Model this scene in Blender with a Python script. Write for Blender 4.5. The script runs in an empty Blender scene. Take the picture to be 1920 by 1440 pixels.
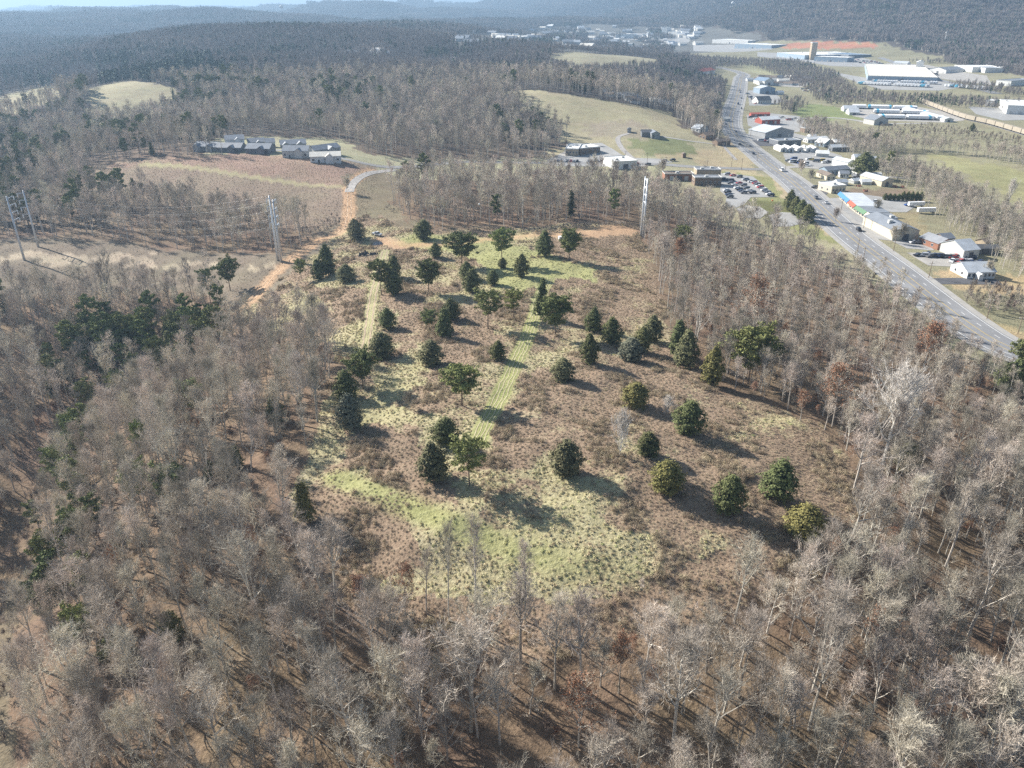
import bpy, math, random
import numpy as np
from mathutils import Vector

random.seed(7)
rng = np.random.default_rng(7)
PI = math.pi
scene = bpy.context.scene
COL = scene.collection

# ---------------------------------------------------------------- camera
CAM_Z = 110.0
PITCH = math.radians(26.03)
FPX = 1450.0
cam_data = bpy.data.cameras.new('camera')
cam_data.sensor_width = 36.0
cam_data.lens = 36.0 * FPX / 1920.0
cam_data.clip_start = 0.5
cam_data.clip_end = 60000.0
cam = bpy.data.objects.new('camera', cam_data)
cam.location = (0, 0, CAM_Z)
cam.rotation_euler = (PI / 2 - PITCH, 0, 0)
COL.objects.link(cam)
scene.camera = cam

# ---------------------------------------------------------------- light
SUN_EL = math.radians(31)
SUN_AZ = math.radians(-56)           # measured from +Y, negative is to the left
world = bpy.data.worlds.new('World')
scene.world = world
world.use_nodes = True
wn = world.node_tree
bg = wn.nodes['Background']
sky = wn.nodes.new('ShaderNodeTexSky')
sky.sky_type = 'NISHITA'
sky.sun_disc = False
sky.sun_elevation = SUN_EL
sky.sun_rotation = SUN_AZ
sky.altitude = 300
sky.air_density = 1.0
sky.dust_density = 1.2
sky.ozone_density = 1.0
wn.links.new(sky.outputs['Color'], bg.inputs['Color'])
bg.inputs['Strength'].default_value = 0.05
sun_dir = Vector((math.sin(SUN_AZ) * math.cos(SUN_EL), math.cos(SUN_AZ) * math.cos(SUN_EL), math.sin(SUN_EL)))
sd = bpy.data.lights.new('sun', 'SUN')
sd.energy = 5.0
sd.angle = math.radians(0.53)
sd.color = (1.0, 0.95, 0.87)
sun = bpy.data.objects.new('sun', sd)
sun.rotation_euler = sun_dir.to_track_quat('Z', 'Y').to_euler()
sun.location = (-300, 300, 500)
COL.objects.link(sun)
scene.view_settings.view_transform = 'Standard'
scene.view_settings.look = 'None'
scene.view_settings.gamma = 1.0
scene.view_settings.use_curve_mapping = False
scene.view_settings.exposure = 1.36
scene.render.engine = 'CYCLES'
cy = scene.cycles
cy.max_bounces = 4
cy.diffuse_bounces = 2
cy.glossy_bounces = 1
cy.transmission_bounces = 2
cy.transparent_max_bounces = 4
cy.volume_bounces = 0
cy.use_denoising = False
cy.caustics_reflective = False
cy.caustics_refractive = False

# ---------------------------------------------------------------- pixel -> world helpers (photo is 1920 x 1440)
SP, CP = math.sin(PITCH), math.cos(PITCH)

def ray(px, py):
    u = (np.asarray(px, float) - 960.0) / FPX
    v = (720.0 - np.asarray(py, float)) / FPX
    return np.stack([u, CP + v * SP, -SP + v * CP], -1)

def at_z(px, py, z):
    d = ray(px, py)
    t = (z - CAM_Z) / d[..., 2]
    return d[..., 0] * t, d[..., 1] * t

# terrain anchors: (photo x, photo y, ground height)
ANCH = [
 # near meadow knoll
 (700,440,9),(1170,430,8),(900,430,9),(900,520,12),(900,600,14.5),(950,700,17),(950,800,18),(1200,950,16),(900,1100,11),(900,950,16),
 (620,700,13),(590,900,13),(1560,850,11),(1250,520,9),(1350,720,13),(1500,1000,12),(640,560,10),
 (900,1440,3),(1500,1350,4),(500,1300,3),(100,1400,-8),(1850,1300,-1),(1200,1440,4),(960,1700,2),(200,1700,-4),(1700,1700,0),
 # right wood falling to the highway
 (1500,650,7),(1700,800,5),(1880,950,2),(1400,500,3),(1300,420,3),(2100,900,-2),(2100,1300,-3),
 # left wood and valley
 (450,800,9),(350,950,7),(300,830,3),(250,1100,1),(470,1100,7),(200,900,-6),(450,600,-3),(540,520,3),(300,690,-17),(150,780,-20),(50,950,-22),(0,1150,-22),(-150,1300,-18),
 (200,600,-12),(50,650,-13),(350,540,-6),(150,520,-7),(50,460,-5),(300,470,-3),(525,488,4),(-200,600,-10),(-200,900,-14),
 # left field
 (300,395,3),(450,400,4),(600,400,7),(300,340,9),(450,340,12),(600,340,13),(250,300,15),(400,295,19),(560,300,19),(650,305,17),(500,275,18),(650,360,12),(150,350,3),(60,350,0),
 # hills behind the left field
 (100,250,2),(350,240,8),(550,235,8),(750,260,6),(100,180,8),(100,120,15),(250,160,22),(180,190,16),(320,175,18),(500,150,24),(700,150,24),(850,200,10),(850,120,26),
 (350,85,44),(550,70,50),(700,52,58),(850,50,60),(950,75,40),(150,80,16),
 # pale hill field and forest beyond
 (1150,285,4),(1050,270,5),(1220,250,11),(1000,235,12),(1100,220,16),(1000,176,27),(1100,190,24),(1200,205,20),(1290,225,8),(1000,150,24),(1150,150,20),(1250,150,12),(1100,112,30),(1200,118,24),(1000,105,28),
 # highway and the plain to the east
 (1920,640,0),(1700,500,0),(1540,370,0),(1430,310,0),(1400,250,0),(1370,200,0),(1390,140,0),(1000,310,4),(1200,320,2),(720,320,10),
 (1920,520,-1),(1900,400,-3),(1750,320,-3),(1900,300,-3),(1700,220,-2),(1900,220,-2),(2200,300,-3),(2200,600,-2),(1650,150,0),(1900,160,4),(1500,120,0),(1300,100,0),(1600,125,0),(1750,140,0),(1650,110,1),
 (1150,90,0),(1150,70,0),(1000,60,0),(1300,75,0),(1500,85,2),(1700,100,4),(1900,110,12),(1650,60,18),(1850,70,26),(1200,50,0),(1000,45,5),(850,38,30),
]
xs, ys, zs = [], [], []
for (px, py, z) in ANCH:
    X, Y = at_z(px, py, z)
    xs.append(float(X)); ys.append(float(Y)); zs.append(z)
# far anchors: (angle in degrees from +Y, distance, height)
for a, d, z in [(-34,2500,20),(-25,2400,10),(-15,2600,0),(-34,3500,45),(-20,3500,50),(-8,3500,20),(-34,6000,5),(-20,6000,50),(-10,6000,50),
                (-34,9000,-15),(-27,9500,45),(-15,11000,50),(-5,11000,62),(0,10000,55),(-34,15000,0),(-15,15000,60),(0,15000,80),
                (4,3600,10),(4,6000,70),(6,8000,240),(12,4200,25),(12,6500,330),(20,3000,60),(20,4500,230),(20,7000,520),(28,3000,80),(28,4500,260),(28,7000,560),
                (34,3500,180),(34,6000,480),(15,12000,500),(30,12000,600),(-2,4500,15),(45,1500,0),(45,3500,120),(45,7000,400),(-45,1500,15),(-45,4000,20),(-45,9000,40),
                (60,400,-2),(60,1500,0),(-60,300,-8),(-60,1500,5),(0,30,5),(60,60,-2),(-60,60,-4)]:
    r = math.radians(a)
    xs.append(d * math.sin(r)); ys.append(d * math.cos(r)); zs.append(z)
xs = np.array(xs); ys = np.array(ys); zs = np.array(zs, float)

def feat(x, y):
    th = np.clip(np.arctan2(x, y), -1.15, 1.15)
    d = np.maximum(np.hypot(x, y), 28.0)
    return th * 1.25, np.log(d)

def _k(r2):
    return 0.5 * r2 * np.log(r2 + 1e-9)
fa, fb = feat(xs, ys)
n = len(xs)
Km = _k((fa[:, None] - fa[None]) ** 2 + (fb[:, None] - fb[None]) ** 2) + np.eye(n) * 0.0012
Pm = np.stack([np.ones(n), fa, fb], 1)
Am = np.block([[Km, Pm], [Pm.T, np.zeros((3, 3))]])
sol = np.linalg.solve(Am, np.concatenate([zs, np.zeros(3)]))
_wr = np.random.default_rng(3)
WAV = [(2 * PI / L, _wr.uniform(0, 2 * PI), _wr.uniform(0, 2 * PI), A) for L, A in
       [(1900, 14), (1500, 12), (1100, 10), (820, 8), (640, 7), (480, 5), (360, 4), (300, 3)] * 2]
WAVN = [(2 * PI / L, _wr.uniform(0, 2 * PI), _wr.uniform(0, 2 * PI), A) for L, A in [(42, .25), (27, .2), (17, .12), (11, .09), (7.3, .06)] * 2]

BUMPS = [(-18, 1180, 13, 110), (-8, 1020, 11, 100), (-23, 1560, 18, 140), (-2, 1500, 16, 150), (3.5, 1080, 7, 80), (-12, 1560, 17, 130), (-14, 860, 8, 80), (-4, 820, 7, 70), (-31, 1000, 9, 90), (-22, 980, 9, 80), (21, 3300, 90, 380), (27.5, 2700, 55, 300), (33, 3100, 110, 420), (15, 4200, 110, 420), (24.5, 4600, 150, 600), (6, 6200, 130, 700), (11, 5200, 120, 500), (-20, 1900, 14, 220), (-28, 2300, 14, 240), (-14, 3100, 22, 300), (-24, 3400, 20, 350), (-3, 3000, 22, 300), (-31, 4200, 12, 400), (18, 6800, 160, 900), (30, 5600, 180, 800)]
def sstep(a, b, x):
    t = np.clip((x - a) / (b - a), 0, 1)
    return t * t * (3 - 2 * t)

def terrain_raw(x, y):
    a, b = feat(x, y)
    z = sol[n] + sol[n + 1] * a + sol[n + 2] * b
    for i in range(n):
        z = z + sol[i] * _k((a - fa[i]) ** 2 + (b - fb[i]) ** 2)
    d = np.hypot(x, y)
    th = np.arctan2(x, y)
    valley = sstep(-0.02, 0.06, th) * (1 - sstep(2300, 3600, d))
    w = sstep(1500, 3500, d) * (1 - valley)
    for k, dr, ph, A in WAV:
        z = z + w * A * 0.55 * (1 + sstep(2500, 6000, d)) * np.sin(k * (x * math.cos(dr) + y * math.sin(dr)) + ph)
    flat = sstep(0.12, 0.2, th) * sstep(230, 330, d)
    wn_ = (1 - sstep(350, 600, d)) * (1 - flat)
    for k, dr, ph, A in WAVN:
        z = z + wn_ * A * np.sin(k * (x * math.cos(dr) + y * math.sin(dr)) + ph)
    for a_, d_, h_, w_ in BUMPS:
        r_ = math.radians(a_); z = z + h_ * np.exp(-((x - d_ * math.sin(r_)) ** 2 + (y - d_ * math.cos(r_)) ** 2) / (2 * w_ * w_))
    back = sstep(1.25, 2.2, np.abs(th))
    return z * (1 - back) + back * np.minimum(z, 2)

# ground grid in polar coordinates
TH = np.concatenate([np.linspace(-PI, -0.8, 70)[:-1], np.linspace(-0.8, 0.8, 560), np.linspace(0.8, PI, 70)[1:]])
LD = np.linspace(math.log(25.0), math.log(17000.0), 560)
GT, GL = np.meshgrid(TH, LD)
GX, GY = np.exp(GL) * np.sin(GT), np.exp(GL) * np.cos(GT)
GZ = terrain_raw(GX, GY)

def Hh(x, y):
    x = np.asarray(x, float); y = np.asarray(y, float)
    th = np.arctan2(x, y); ld = np.log(np.maximum(np.hypot(x, y), 25.01))
    ci = np.interp(th, TH, np.arange(len(TH)))
    ri = np.clip((ld - LD[0]) / (LD[1] - LD[0]), 0, len(LD) - 1.001)
    c0 = np.clip(ci.astype(int), 0, len(TH) - 2); r0 = ri.astype(int)
    fc = ci - c0; fr = ri - r0
    return (GZ[r0, c0] * (1 - fr) * (1 - fc) + GZ[r0 + 1, c0] * fr * (1 - fc) +
            GZ[r0, c0 + 1] * (1 - fr) * fc + GZ[r0 + 1, c0 + 1] * fr * fc)

def at(px, py):
    """where the photograph's pixel meets the ground"""
    d = ray(px, py)
    sh = d.shape[:-1]
    d = d.reshape(-1, 3)
    T = np.geomspace(40, 16000, 900)
    x = d[:, 0:1] * T; y = d[:, 1:2] * T; z = CAM_Z + d[:, 2:3] * T
    below = z < Hh(x, y)
    i = np.argmax(below, 1); i[~below.any(1)] = len(T) - 1
    i = np.maximum(i, 1)
    lo = T[i - 1]; hi = T[i]
    for _ in range(14):
        m = (lo + hi) / 2
        b = CAM_Z + d[:, 2] * m < Hh(d[:, 0] * m, d[:, 1] * m)
        hi = np.where(b, m, hi); lo = np.where(b, lo, m)
    m = (lo + hi) / 2
    return (d[:, 0] * m).reshape(sh), (d[:, 1] * m).reshape(sh)

def P(*pts):
    a = np.array(pts, float)
    X, Y = at(a[:, 0], a[:, 1])
    return np.stack([X, Y], 1)

def inside(poly, x, y):
    x = np.asarray(x, float); y = np.asarray(y, float)
    r = np.zeros(x.shape, bool)
    px, py = poly[:, 0], poly[:, 1]
    m = len(poly)
    bb = (x >= px.min()) & (x <= px.max()) & (y >= py.min()) & (y <= py.max())
    xb, yb = x[bb], y[bb]
    rb = np.zeros(xb.shape, bool)
    for i in range(m):
        j = i - 1
        c = ((py[i] > yb) != (py[j] > yb)) & (xb < (px[j] - px[i]) * (yb - py[i]) / (py[j] - py[i] + 1e-12) + px[i])
        rb ^= c
    r[bb] = rb
    return r

def wob(x, y, s=12.0, seed=0):
    """smooth pseudo noise about -1..1"""
    r = np.random.default_rng(100 + seed)
    v = 0
    for L, A in ((s * 3.1, .45), (s * 1.7, .35), (s, .28), (s * .6, .2)):
        for _ in range(2):
            a = r.uniform(0, 2 * PI); p = r.uniform(0, 2 * PI)
            v = v + A * .62 * np.sin(2 * PI / L * (x * math.cos(a) + y * math.sin(a)) + p + 1.3 * np.sin(2 * PI / (L * 1.9) * (y * math.cos(a) - x * math.sin(a)) + p * 2))
    return v

def dist_line(path, x, y):
    """distance to a polyline and width-wise parameter"""
    best = np.full(np.shape(x), 1e9)
    for (ax, ay), (bx, by) in zip(path[:-1], path[1:]):
        vx, vy = bx - ax, by - ay
        t = np.clip(((x - ax) * vx + (y - ay) * vy) / (vx * vx + vy * vy + 1e-9), 0, 1)
        best = np.minimum(best, np.hypot(x - ax - t * vx, y - ay - t * vy))
    return best

# ---------------------------------------------------------------- tagging and mesh helpers
def tag(o, label=None, cat=None, group=None, kind=None):
    if label: o['label'] = label
    if cat: o['category'] = cat
    if group: o['group'] = group
    if kind: o['kind'] = kind
    return o

def link(name, me, parent=None, coll=None):
    o = bpy.data.objects.new(name, me)
    (coll or COL).objects.link(o)
    if parent is not None: o.parent = parent
    return o

def empty(name, loc, rz=0, **k):
    o = bpy.data.objects.new(name, None)
    o.empty_display_size = 1
    COL.objects.link(o)
    o.location = loc; o.rotation_euler = (0, 0, rz)
    return tag(o, **k)

def mesh_np(name, V, F, mats, mi=None, smooth=False):
    """F: list of arrays (k, nverts) of mixed face sizes, or a single array"""
    if not isinstance(F, list): F = [F]
    F = [np.asarray(f, np.int32) for f in F if len(f)]
    me = bpy.data.meshes.new(name)
    V = np.asarray(V, np.float32)
    me.vertices.add(len(V)); me.vertices.foreach_set('co', V.ravel())
    li = np.concatenate([f.ravel() for f in F])
    tot = np.concatenate([np.full(len(f), f.shape[1], np.int32) for f in F])
    st = np.concatenate([[0], np.cumsum(tot)[:-1]]).astype(np.int32)
    me.loops.add(len(li)); me.loops.foreach_set('vertex_index', li)
    me.polygons.add(len(tot)); me.polygons.foreach_set('loop_start', st); me.polygons.foreach_set('loop_total', tot)
    if mi is not None: me.polygons.foreach_set('material_index', np.asarray(mi, np.int32))
    me.polygons.foreach_set('use_smooth', np.full(len(tot), bool(smooth)))
    for m in (mats if isinstance(mats, (list, tuple)) else [mats]): me.materials.append(m)
    me.update(calc_edges=True)
    return me

def add_attr(me, name, vals, kind='FLOAT'):
    a = me.attributes.new(name, kind, 'POINT')
    if kind == 'FLOAT': a.data.foreach_set('value', np.asarray(vals, np.float32).ravel())
    elif kind == 'INT': a.data.foreach_set('value', np.asarray(vals, np.int32).ravel())
    elif kind == 'FLOAT_VECTOR': a.data.foreach_set('vector', np.asarray(vals, np.float32).ravel())
    else: a.data.foreach_set('color', np.asarray(vals, np.float32).ravel())

class MB:
    """collects boxes, prisms and tubes into one mesh"""
    def __init__(s): s.v = []; s.f = []
    def add(s, vs, fs):
        b = len(s.v); s.v += [tuple(v) for v in vs]; s.f += [tuple(i + b for i in f) for f in fs]; return s
    def box(s, x0, x1, y0, y1, z0, z1):
        return s.add([(x0,y0,z0),(x1,y0,z0),(x1,y1,z0),(x0,y1,z0),(x0,y0,z1),(x1,y0,z1),(x1,y1,z1),(x0,y1,z1)],
                     [(3,2,1,0),(4,5,6,7),(0,1,5,4),(1,2,6,5),(2,3,7,6),(3,0,4,7)])
    def bar(s, p, q, r0, r1=None, sides=6):
        r1 = r0 if r1 is None else r1
        p = Vector(p); q = Vector(q); d = (q - p).normalized()
        a = d.orthogonal().normalized(); b = d.cross(a)
        vs = []
        for c, r in ((p, r0), (q, r1)):
            for i in range(sides):
                t = 2 * PI * i / sides
                vs.append(c + a * math.cos(t) * r + b * math.sin(t) * r)
        fs = [(i, (i + 1) % sides, sides + (i + 1) % sides, sides + i) for i in range(sides)]
        fs += [tuple(range(sides))[::-1], tuple(range(sides, 2 * sides))]
        return s.add(vs, fs)
    def build(s, name, mat, parent=None, smooth=False):
        me = bpy.data.meshes.new(name)
        me.from_pydata(s.v, [], s.f)
        for m in (mat if isinstance(mat, (list, tuple)) else [mat]): me.materials.append(m)
        if smooth:
            me.polygons.foreach_set('use_smooth', [True] * len(me.polygons))
        me.update()
        return link(name, me, parent)

# ---------------------------------------------------------------- materials
def mat(name, col, rough=0.9, var=0.0, scale=1.0, hue=0.0, metal=0.0, col2=None, objvar=0.0, bump=0.0, spec=0.3, coords='Object'):
    m = bpy.data.materials.new(name); m.use_nodes = True
    nt = m.node_tree; N = nt.nodes; L = nt.links
    b = N['Principled BSDF']
    b.inputs['Roughness'].default_value = rough
    b.inputs['Metallic'].default_value = metal
    b.inputs['Specular IOR Level'].default_value = spec
    c = tuple(col) + (1,)
    out = None
    if var > 0 or col2 is not None:
        tc = N.new('ShaderNodeTexCoord') if coords == 'Object' else N.new('ShaderNodeNewGeometry')
        no = N.new('ShaderNodeTexNoise'); no.inputs['Scale'].default_value = scale; no.inputs['Detail'].default_value = 5; no.inputs['Roughness'].default_value = .65
        L.new(tc.outputs['Object' if coords == 'Object' else 'Position'], no.inputs['Vector'])
        mx = N.new('ShaderNodeMix'); mx.data_type = 'RGBA'
        c2 = tuple(col2) + (1,) if col2 is not None else tuple(x * (1 + var) for x in col) + (1,)
        c1 = c if col2 is not None else tuple(x * (1 - var) for x in col) + (1,)
        mx.inputs[6].default_value = c1; mx.inputs[7].default_value = c2
        mr = N.new('ShaderNodeMapRange'); mr.inputs['From Min'].default_value = .32; mr.inputs['From Max'].default_value = .68
        L.new(no.outputs['Fac'], mr.inputs['Value']); L.new(mr.outputs['Result'], mx.inputs[0])
        out = mx.outputs[2]
        if bump > 0:
            bp = N.new('ShaderNodeBump'); bp.inputs['Strength'].default_value = bump; bp.inputs['Distance'].default_value = .3
            L.new(no.outputs['Fac'], bp.inputs['Height']); L.new(bp.outputs['Normal'], b.inputs['Normal'])
    if objvar > 0 or hue > 0:
        oi = N.new('ShaderNodeObjectInfo')
        hs = N.new('ShaderNodeHueSaturation')
        if out: L.new(out, hs.inputs['Color'])
        else: hs.inputs['Color'].default_value = c
        mv = N.new('ShaderNodeMapRange'); mv.inputs['To Min'].default_value = 1 - objvar; mv.inputs['To Max'].default_value = 1 + objvar
        L.new(oi.outputs['Random'], mv.inputs['Value']); L.new(mv.outputs['Result'], hs.inputs['Value'])
        if hue > 0:
            mu = N.new('ShaderNodeMath'); mu.operation = 'MULTIPLY'; mu.inputs[1].default_value = 7.31
            fr = N.new('ShaderNodeMath'); fr.operation = 'FRACT'
            mh = N.new('ShaderNodeMapRange'); mh.inputs['To Min'].default_value = .5 - hue; mh.inputs['To Max'].default_value = .5 + hue
            L.new(oi.outputs['Random'], mu.inputs[0]); L.new(mu.outputs[0], fr.inputs[0]); L.new(fr.outputs[0], mh.inputs['Value']); L.new(mh.outputs['Result'], hs.inputs['Hue'])
        out = hs.outputs['Color']
    if out: L.new(out, b.inputs['Base Color'])
    else: b.inputs['Base Color'].default_value = c
    return m

# ---------------------------------------------------------------- land use, as ground polygons
MEADOW = P((555,505),(600,470),(640,428),(690,398),(760,430),(860,430),(1000,425),(1180,415),(1200,440),(1230,520),(1255,600),(1262,645),(1310,672),(1345,735),(1440,760),(1530,795),(1570,835),(1600,900),(1600,960),
           (1590,1030),(1540,1090),(1430,1120),(1330,1180),(1200,1220),(1060,1240),(900,1235),(800,1215),(700,1180),(610,1120),(560,1040),(545,930),(580,850),(600,780),(620,720),(640,680),(630,640),(560,640),(500,620),(450,600),(500,550))
CORR = P((-200,440),(0,446),(80,446),(250,460),(420,472),(530,480),(590,440),(640,420),(650,440),(600,475),(545,515),(500,548),(440,572),(380,552),(330,542),(150,548),(0,560),(-200,570))
LFIELD = P((165,322),(230,303),(400,290),(560,290),(640,300),(720,312),(705,345),(690,400),(640,435),(590,440),(560,432),(480,412),(400,398),(330,388),(250,376),(180,366))
HOUSING = P((365,282),(420,258),(520,256),(640,262),(690,290),(800,296),(960,298),(1080,296),(1290,296),(1300,345),(1000,342),(860,336),(790,338),(700,330),(640,312),(560,292),(420,292))
TRACK = P((640,335),(700,318),(780,338),(748,350),(735,392),(790,425),(640,440),(560,490),(500,560),(440,590),(430,585),(490,530),(540,490),(600,450),(640,425),(650,360))
HILLF = P((945,172),(1000,170),(1100,183),(1200,200),(1262,212),(1275,238),(1330,262),(1380,295),(1440,330),(1480,372),(1530,405),(1570,445),(1600,470),(1650,530),(1560,500),(1480,462),(1400,440),(1330,410),(1240,385),(1190,360),(1120,350),(1040,345),(1000,335),(1000,312),(1020,300),(1030,285),(1070,275),(1040,250),(985,205))
FIELD2 = P((160,238),(165,182),(180,162),(230,152),(290,157),(335,170),(325,205),(280,222),(230,232),(190,240))
FIELD3 = P((-40,222),(0,180),(60,166),(110,161),(112,186),(60,205))
FIELD4 = P((1030,118),(1030,106),(1090,98),(1160,103),(1240,112),(1230,128),(1140,134),(1080,138))
EAST = P((1345,132),(1300,114),(1275,100),(1270,78),(1310,60),(1420,76),(1650,80),(1760,105),(1790,120),(1850,128),(1960,150),(2600,190),(2700,500),(2300,800),(1960,700),(1900,640),(1800,600),(1700,545),
         (1640,500),(1570,440),(1500,385),(1440,330),(1380,290),(1345,240),(1310,225),(1350,200),(1360,160),(1340,150),(1290,150))
ROADROW = P((2000,785),(2050,640),(1560,340),(1420,240),(1340,240),(1370,300),(1480,400),(1560,465),(1660,550),(1760,635),(1860,710))
TOWN = P((850,95),(860,66),(1000,50),(1200,48),(1420,62),(1430,74),(1300,100),(1280,110),(1200,100),(1150,95),(1050,95),(950,85))
REDEARTH = P((1455,84),(1530,78),(1640,82),(1640,90),(1560,92),(1480,92))
CLEAR = [MEADOW, CORR, LFIELD, HOUSING, TRACK, HILLF, FIELD2, FIELD3, FIELD4, EAST, ROADROW]
BELTS = [
 P((1300,109),(1400,113),(1500,117),(1560,138),(1600,170),(1640,178),(1700,184),(1800,188),(1920,196),(2000,204),(2000,222),(1920,212),(1820,203),(1760,200),(1700,198),(1640,197),(1580,200),(1540,196),(1500,162),(1440,136),(1400,125),(1300,128)),
 P((1458,198),(1475,188),(1500,188),(1512,202),(1490,212),(1462,213)),
 P((1497,237),(1540,242),(1570,253),(1620,266),(1680,277),(1760,282),(1850,292),(1930,302),(2000,310),(2000,335),(1930,322),(1880,304),(1800,291),(1740,287),(1690,285),(1650,291),(1640,300),(1600,298),(1570,285),(1540,262),(1505,249)),
 P((1650,324),(1700,321),(1760,341),(1810,370),(1870,407),(1930,427),(2000,440),(2000,560),(1930,540),(1890,512),(1850,485),(1835,458),(1800,445),(1775,425),(1755,402),(1740,380),(1700,355),(1650,340)),
 P((1560,100),(1640,98),(1780,114),(1800,122),(1700,117),(1640,116),(1580,110)),
 P((1775,158),(1830,160),(1920,174),(1980,182),(1980,192),(1920,185),(1840,174),(1790,166)),
]
SHRUBS = P((1795,560),(1830,545),(1920,556),(1960,570),(1960,640),(1900,596),(1850,590),(1820,580))

GREENSTRIP = P((1030,520),(1010,560),(1000,600),(985,640),(962,690),(940,740),(915,785),(893,830))
TRACKL = P((722,470),(708,520),(697,570),(690,620),(684,665))
GREENTOP = P((860,470),(930,460),(1010,470),(1060,490),(1110,505),(1125,530),(1080,520),(1050,525),(1000,540),(930,545),(905,500))
GREENTOP2 = P((740,450),(800,440),(960,445),(940,470),(850,470),(770,470))
GREENLOW = P((620,895),(680,900),(740,930),(800,945),(860,940),(960,1000),(1060,1045),(1190,1075),(1170,1095),(1080,1130),(1000,1140),(900,1120),(820,1060),(760,985),(690,945))
STRAW1 = P((860,905),(960,880),(1060,885),(1180,925),(1300,980),(1400,1020),(1300,1060),(1180,1100),(1050,1150),(960,1130),(880,1040))
STRAW2 = P((690,690),(780,650),(830,670),(800,720),(740,760),(860,790),(900,860),(860,900),(780,830),(690,790),(650,830),(620,850),(640,790),(700,745))
BROWNS = [P((1000,690),(1100,700),(1170,780),(1180,840),(1090,850),(1000,850),(930,870),(900,850),(950,760)), P((650,800),(790,800),(800,870),(760,920),(680,890),(620,880)),
          P((1130,920),(1230,910),(1290,960),(1270,1010),(1180,1000),(1110,960)), P((560,950),(650,930),(760,980),(790,1040),(720,1080),(620,1060)), P((920,910),(1010,900),(1030,960),(960,990),(910,960)),
          P((1280,830),(1560,820),(1600,930),(1500,990),(1420,900),(1300,900)), P((740,560),(920,590),(930,650),(850,660),(740,640)), P((560,530),(680,540),(690,600),(600,580))]
DIRT1 = P((698,318),(672,332),(655,350),(655,370),(655,400),(650,425),(632,440),(590,455),(555,480),(530,500),(500,530),(470,565),(452,580))
DIRT2 = P((712,450),(760,462),(850,455),(950,446),(1050,438),(1120,434),(1180,432))
LPATH = P((270,308),(330,311),(400,320),(480,333),(560,345),(650,352))

GAPL = P((470,575),(400,640),(330,695),(260,740),(170,790),(110,850),(62,930),(32,1050),(12,1250),(-10,1500))
STRIPL = P((-60,1500),(30,1500),(26,1300),(24,1200),(45,1090),(15,1090),(-30,1250))
def near_mask(polys, x, y, j=3.0, seed=1):
    d = np.hypot(x, y)
    jj = j * np.clip(d / 250, .5, 3)
    x2 = x + jj * wob(x, y, 14, seed); y2 = y + jj * wob(x, y, 14, seed + 1)
    m = np.zeros(np.shape(x), bool)
    for p in polys: m |= inside(p, x2, y2)
    return m

def is_open(x, y):
    o = near_mask(CLEAR, x, y, 2.0)
    b = near_mask(BELTS, x, y, 2.0)
    g = (dist_line(GAPL, x, y) < 6.5 + 2 * wob(x, y, 15, 4)) | near_mask([STRIPL], x, y, 2)
    return (o & ~b) | g

# base ground colour at every grid point
shp = GX.shape
gx, gy = GX.ravel(), GY.ravel()
colr = np.tile(np.array([.21, .15, .102]), (len(gx), 1))
dd = np.hypot(gx, gy)
far = sstep(350, 900, dd)[:, None]
colr = colr * (1 - far) + np.array([.10, .085, .075]) * far
def paint(polys, c, j=3.0, seed=1):
    m = near_mask(polys, gx, gy, j, seed)
    colr[m] = c
    return m
m_east = paint([EAST, ROADROW], (.27, .25, .16))
paint([HILLF], (.33, .295, .19))
paint([P((1150,296),(1260,285),(1380,300),(1440,335),(1420,335),(1300,318),(1180,312)), P((1345,250),(1375,250),(1430,310),(1300,305),(1290,285),(1350,275))], (.40, .33, .21))
paint([P((1100,235),(1180,225),(1230,240),(1210,262),(1170,255),(1100,255))], (.30, .26, .19))
paint([P((1180,262),(1300,266),(1310,290),(1210,292),(1190,275))], (.21, .22, .11))
paint([P((1350,322),(1440,330),(1540,415),(1600,470),(1480,430),(1390,390),(1360,350))], (.26, .26, .12))
paint([P((1440,335),(1470,350),(1500,372),(1530,398),(1580,445),(1560,445),(1500,392))], (.42, .34, .22))
paint([P((1380,380),(1470,378),(1500,395),(1470,410),(1400,405))], (.15, .15, .065))
paint([HOUSING], (.33, .31, .2))
paint([LFIELD], (.245, .19, .14))
paint([P((200,315),(240,303),(400,290),(560,290),(680,312),(690,340),(640,350),(560,340),(400,314),(300,308))], (.285, .20, .15))
paint([FIELD2, FIELD3], (.34, .30, .19))
paint([FIELD4], (.33, .30, .2))
paint([TRACK], (.20, .165, .11))
paint([CORR], (.205, .168, .125)); paint([STRIPL], (.19, .155, .105))  # corridor's grey brown has the tree shadow mixed into the ground colour
for q in range(7): paint([P((q*75,478+q*4),(q*75+60,470+q*4),(q*75+85,484+q*3),(q*75+20,492+q*3))], (.40,.33,.24), 4, 40+q)
paint([TOWN], (.15, .145, .13))
paint([P((1740,288),(1800,295),(1900,318),(2000,330),(2000,410),(1900,372),(1850,345),(1800,325),(1760,310))], (.30, .285, .15))
paint([P((1480,205),(1520,195),(1560,200),(1640,212),(1700,216),(1680,224),(1560,222),(1545,232),(1500,222))], (.22, .25, .11))
paint([P((1390,118),(1440,119),(1478,130),(1480,145),(1440,142),(1400,134))], (.31, .30, .18))
paint([P((1740,430),(1800,455),(1760,460),(1680,430),(1650,400),(1700,395))], (.30, .255, .15))
paint([P((1770,505),(1880,510),(1960,530),(1960,560),(1900,552),(1800,545),(1750,530)), P((1840,590),(1960,640),(1960,680),(1890,630))], (.44, .345, .205))
paint([REDEARTH], (.42, .20, .12), 6)
paint([P((1590,355),(1680,350),(1740,368),(1700,385),(1640,380),(1600,372))], (.22, .17, .12))
m_me = near_mask([MEADOW], gx, gy, 3)
colr[m_me] = (.2, .16, .12)
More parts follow.
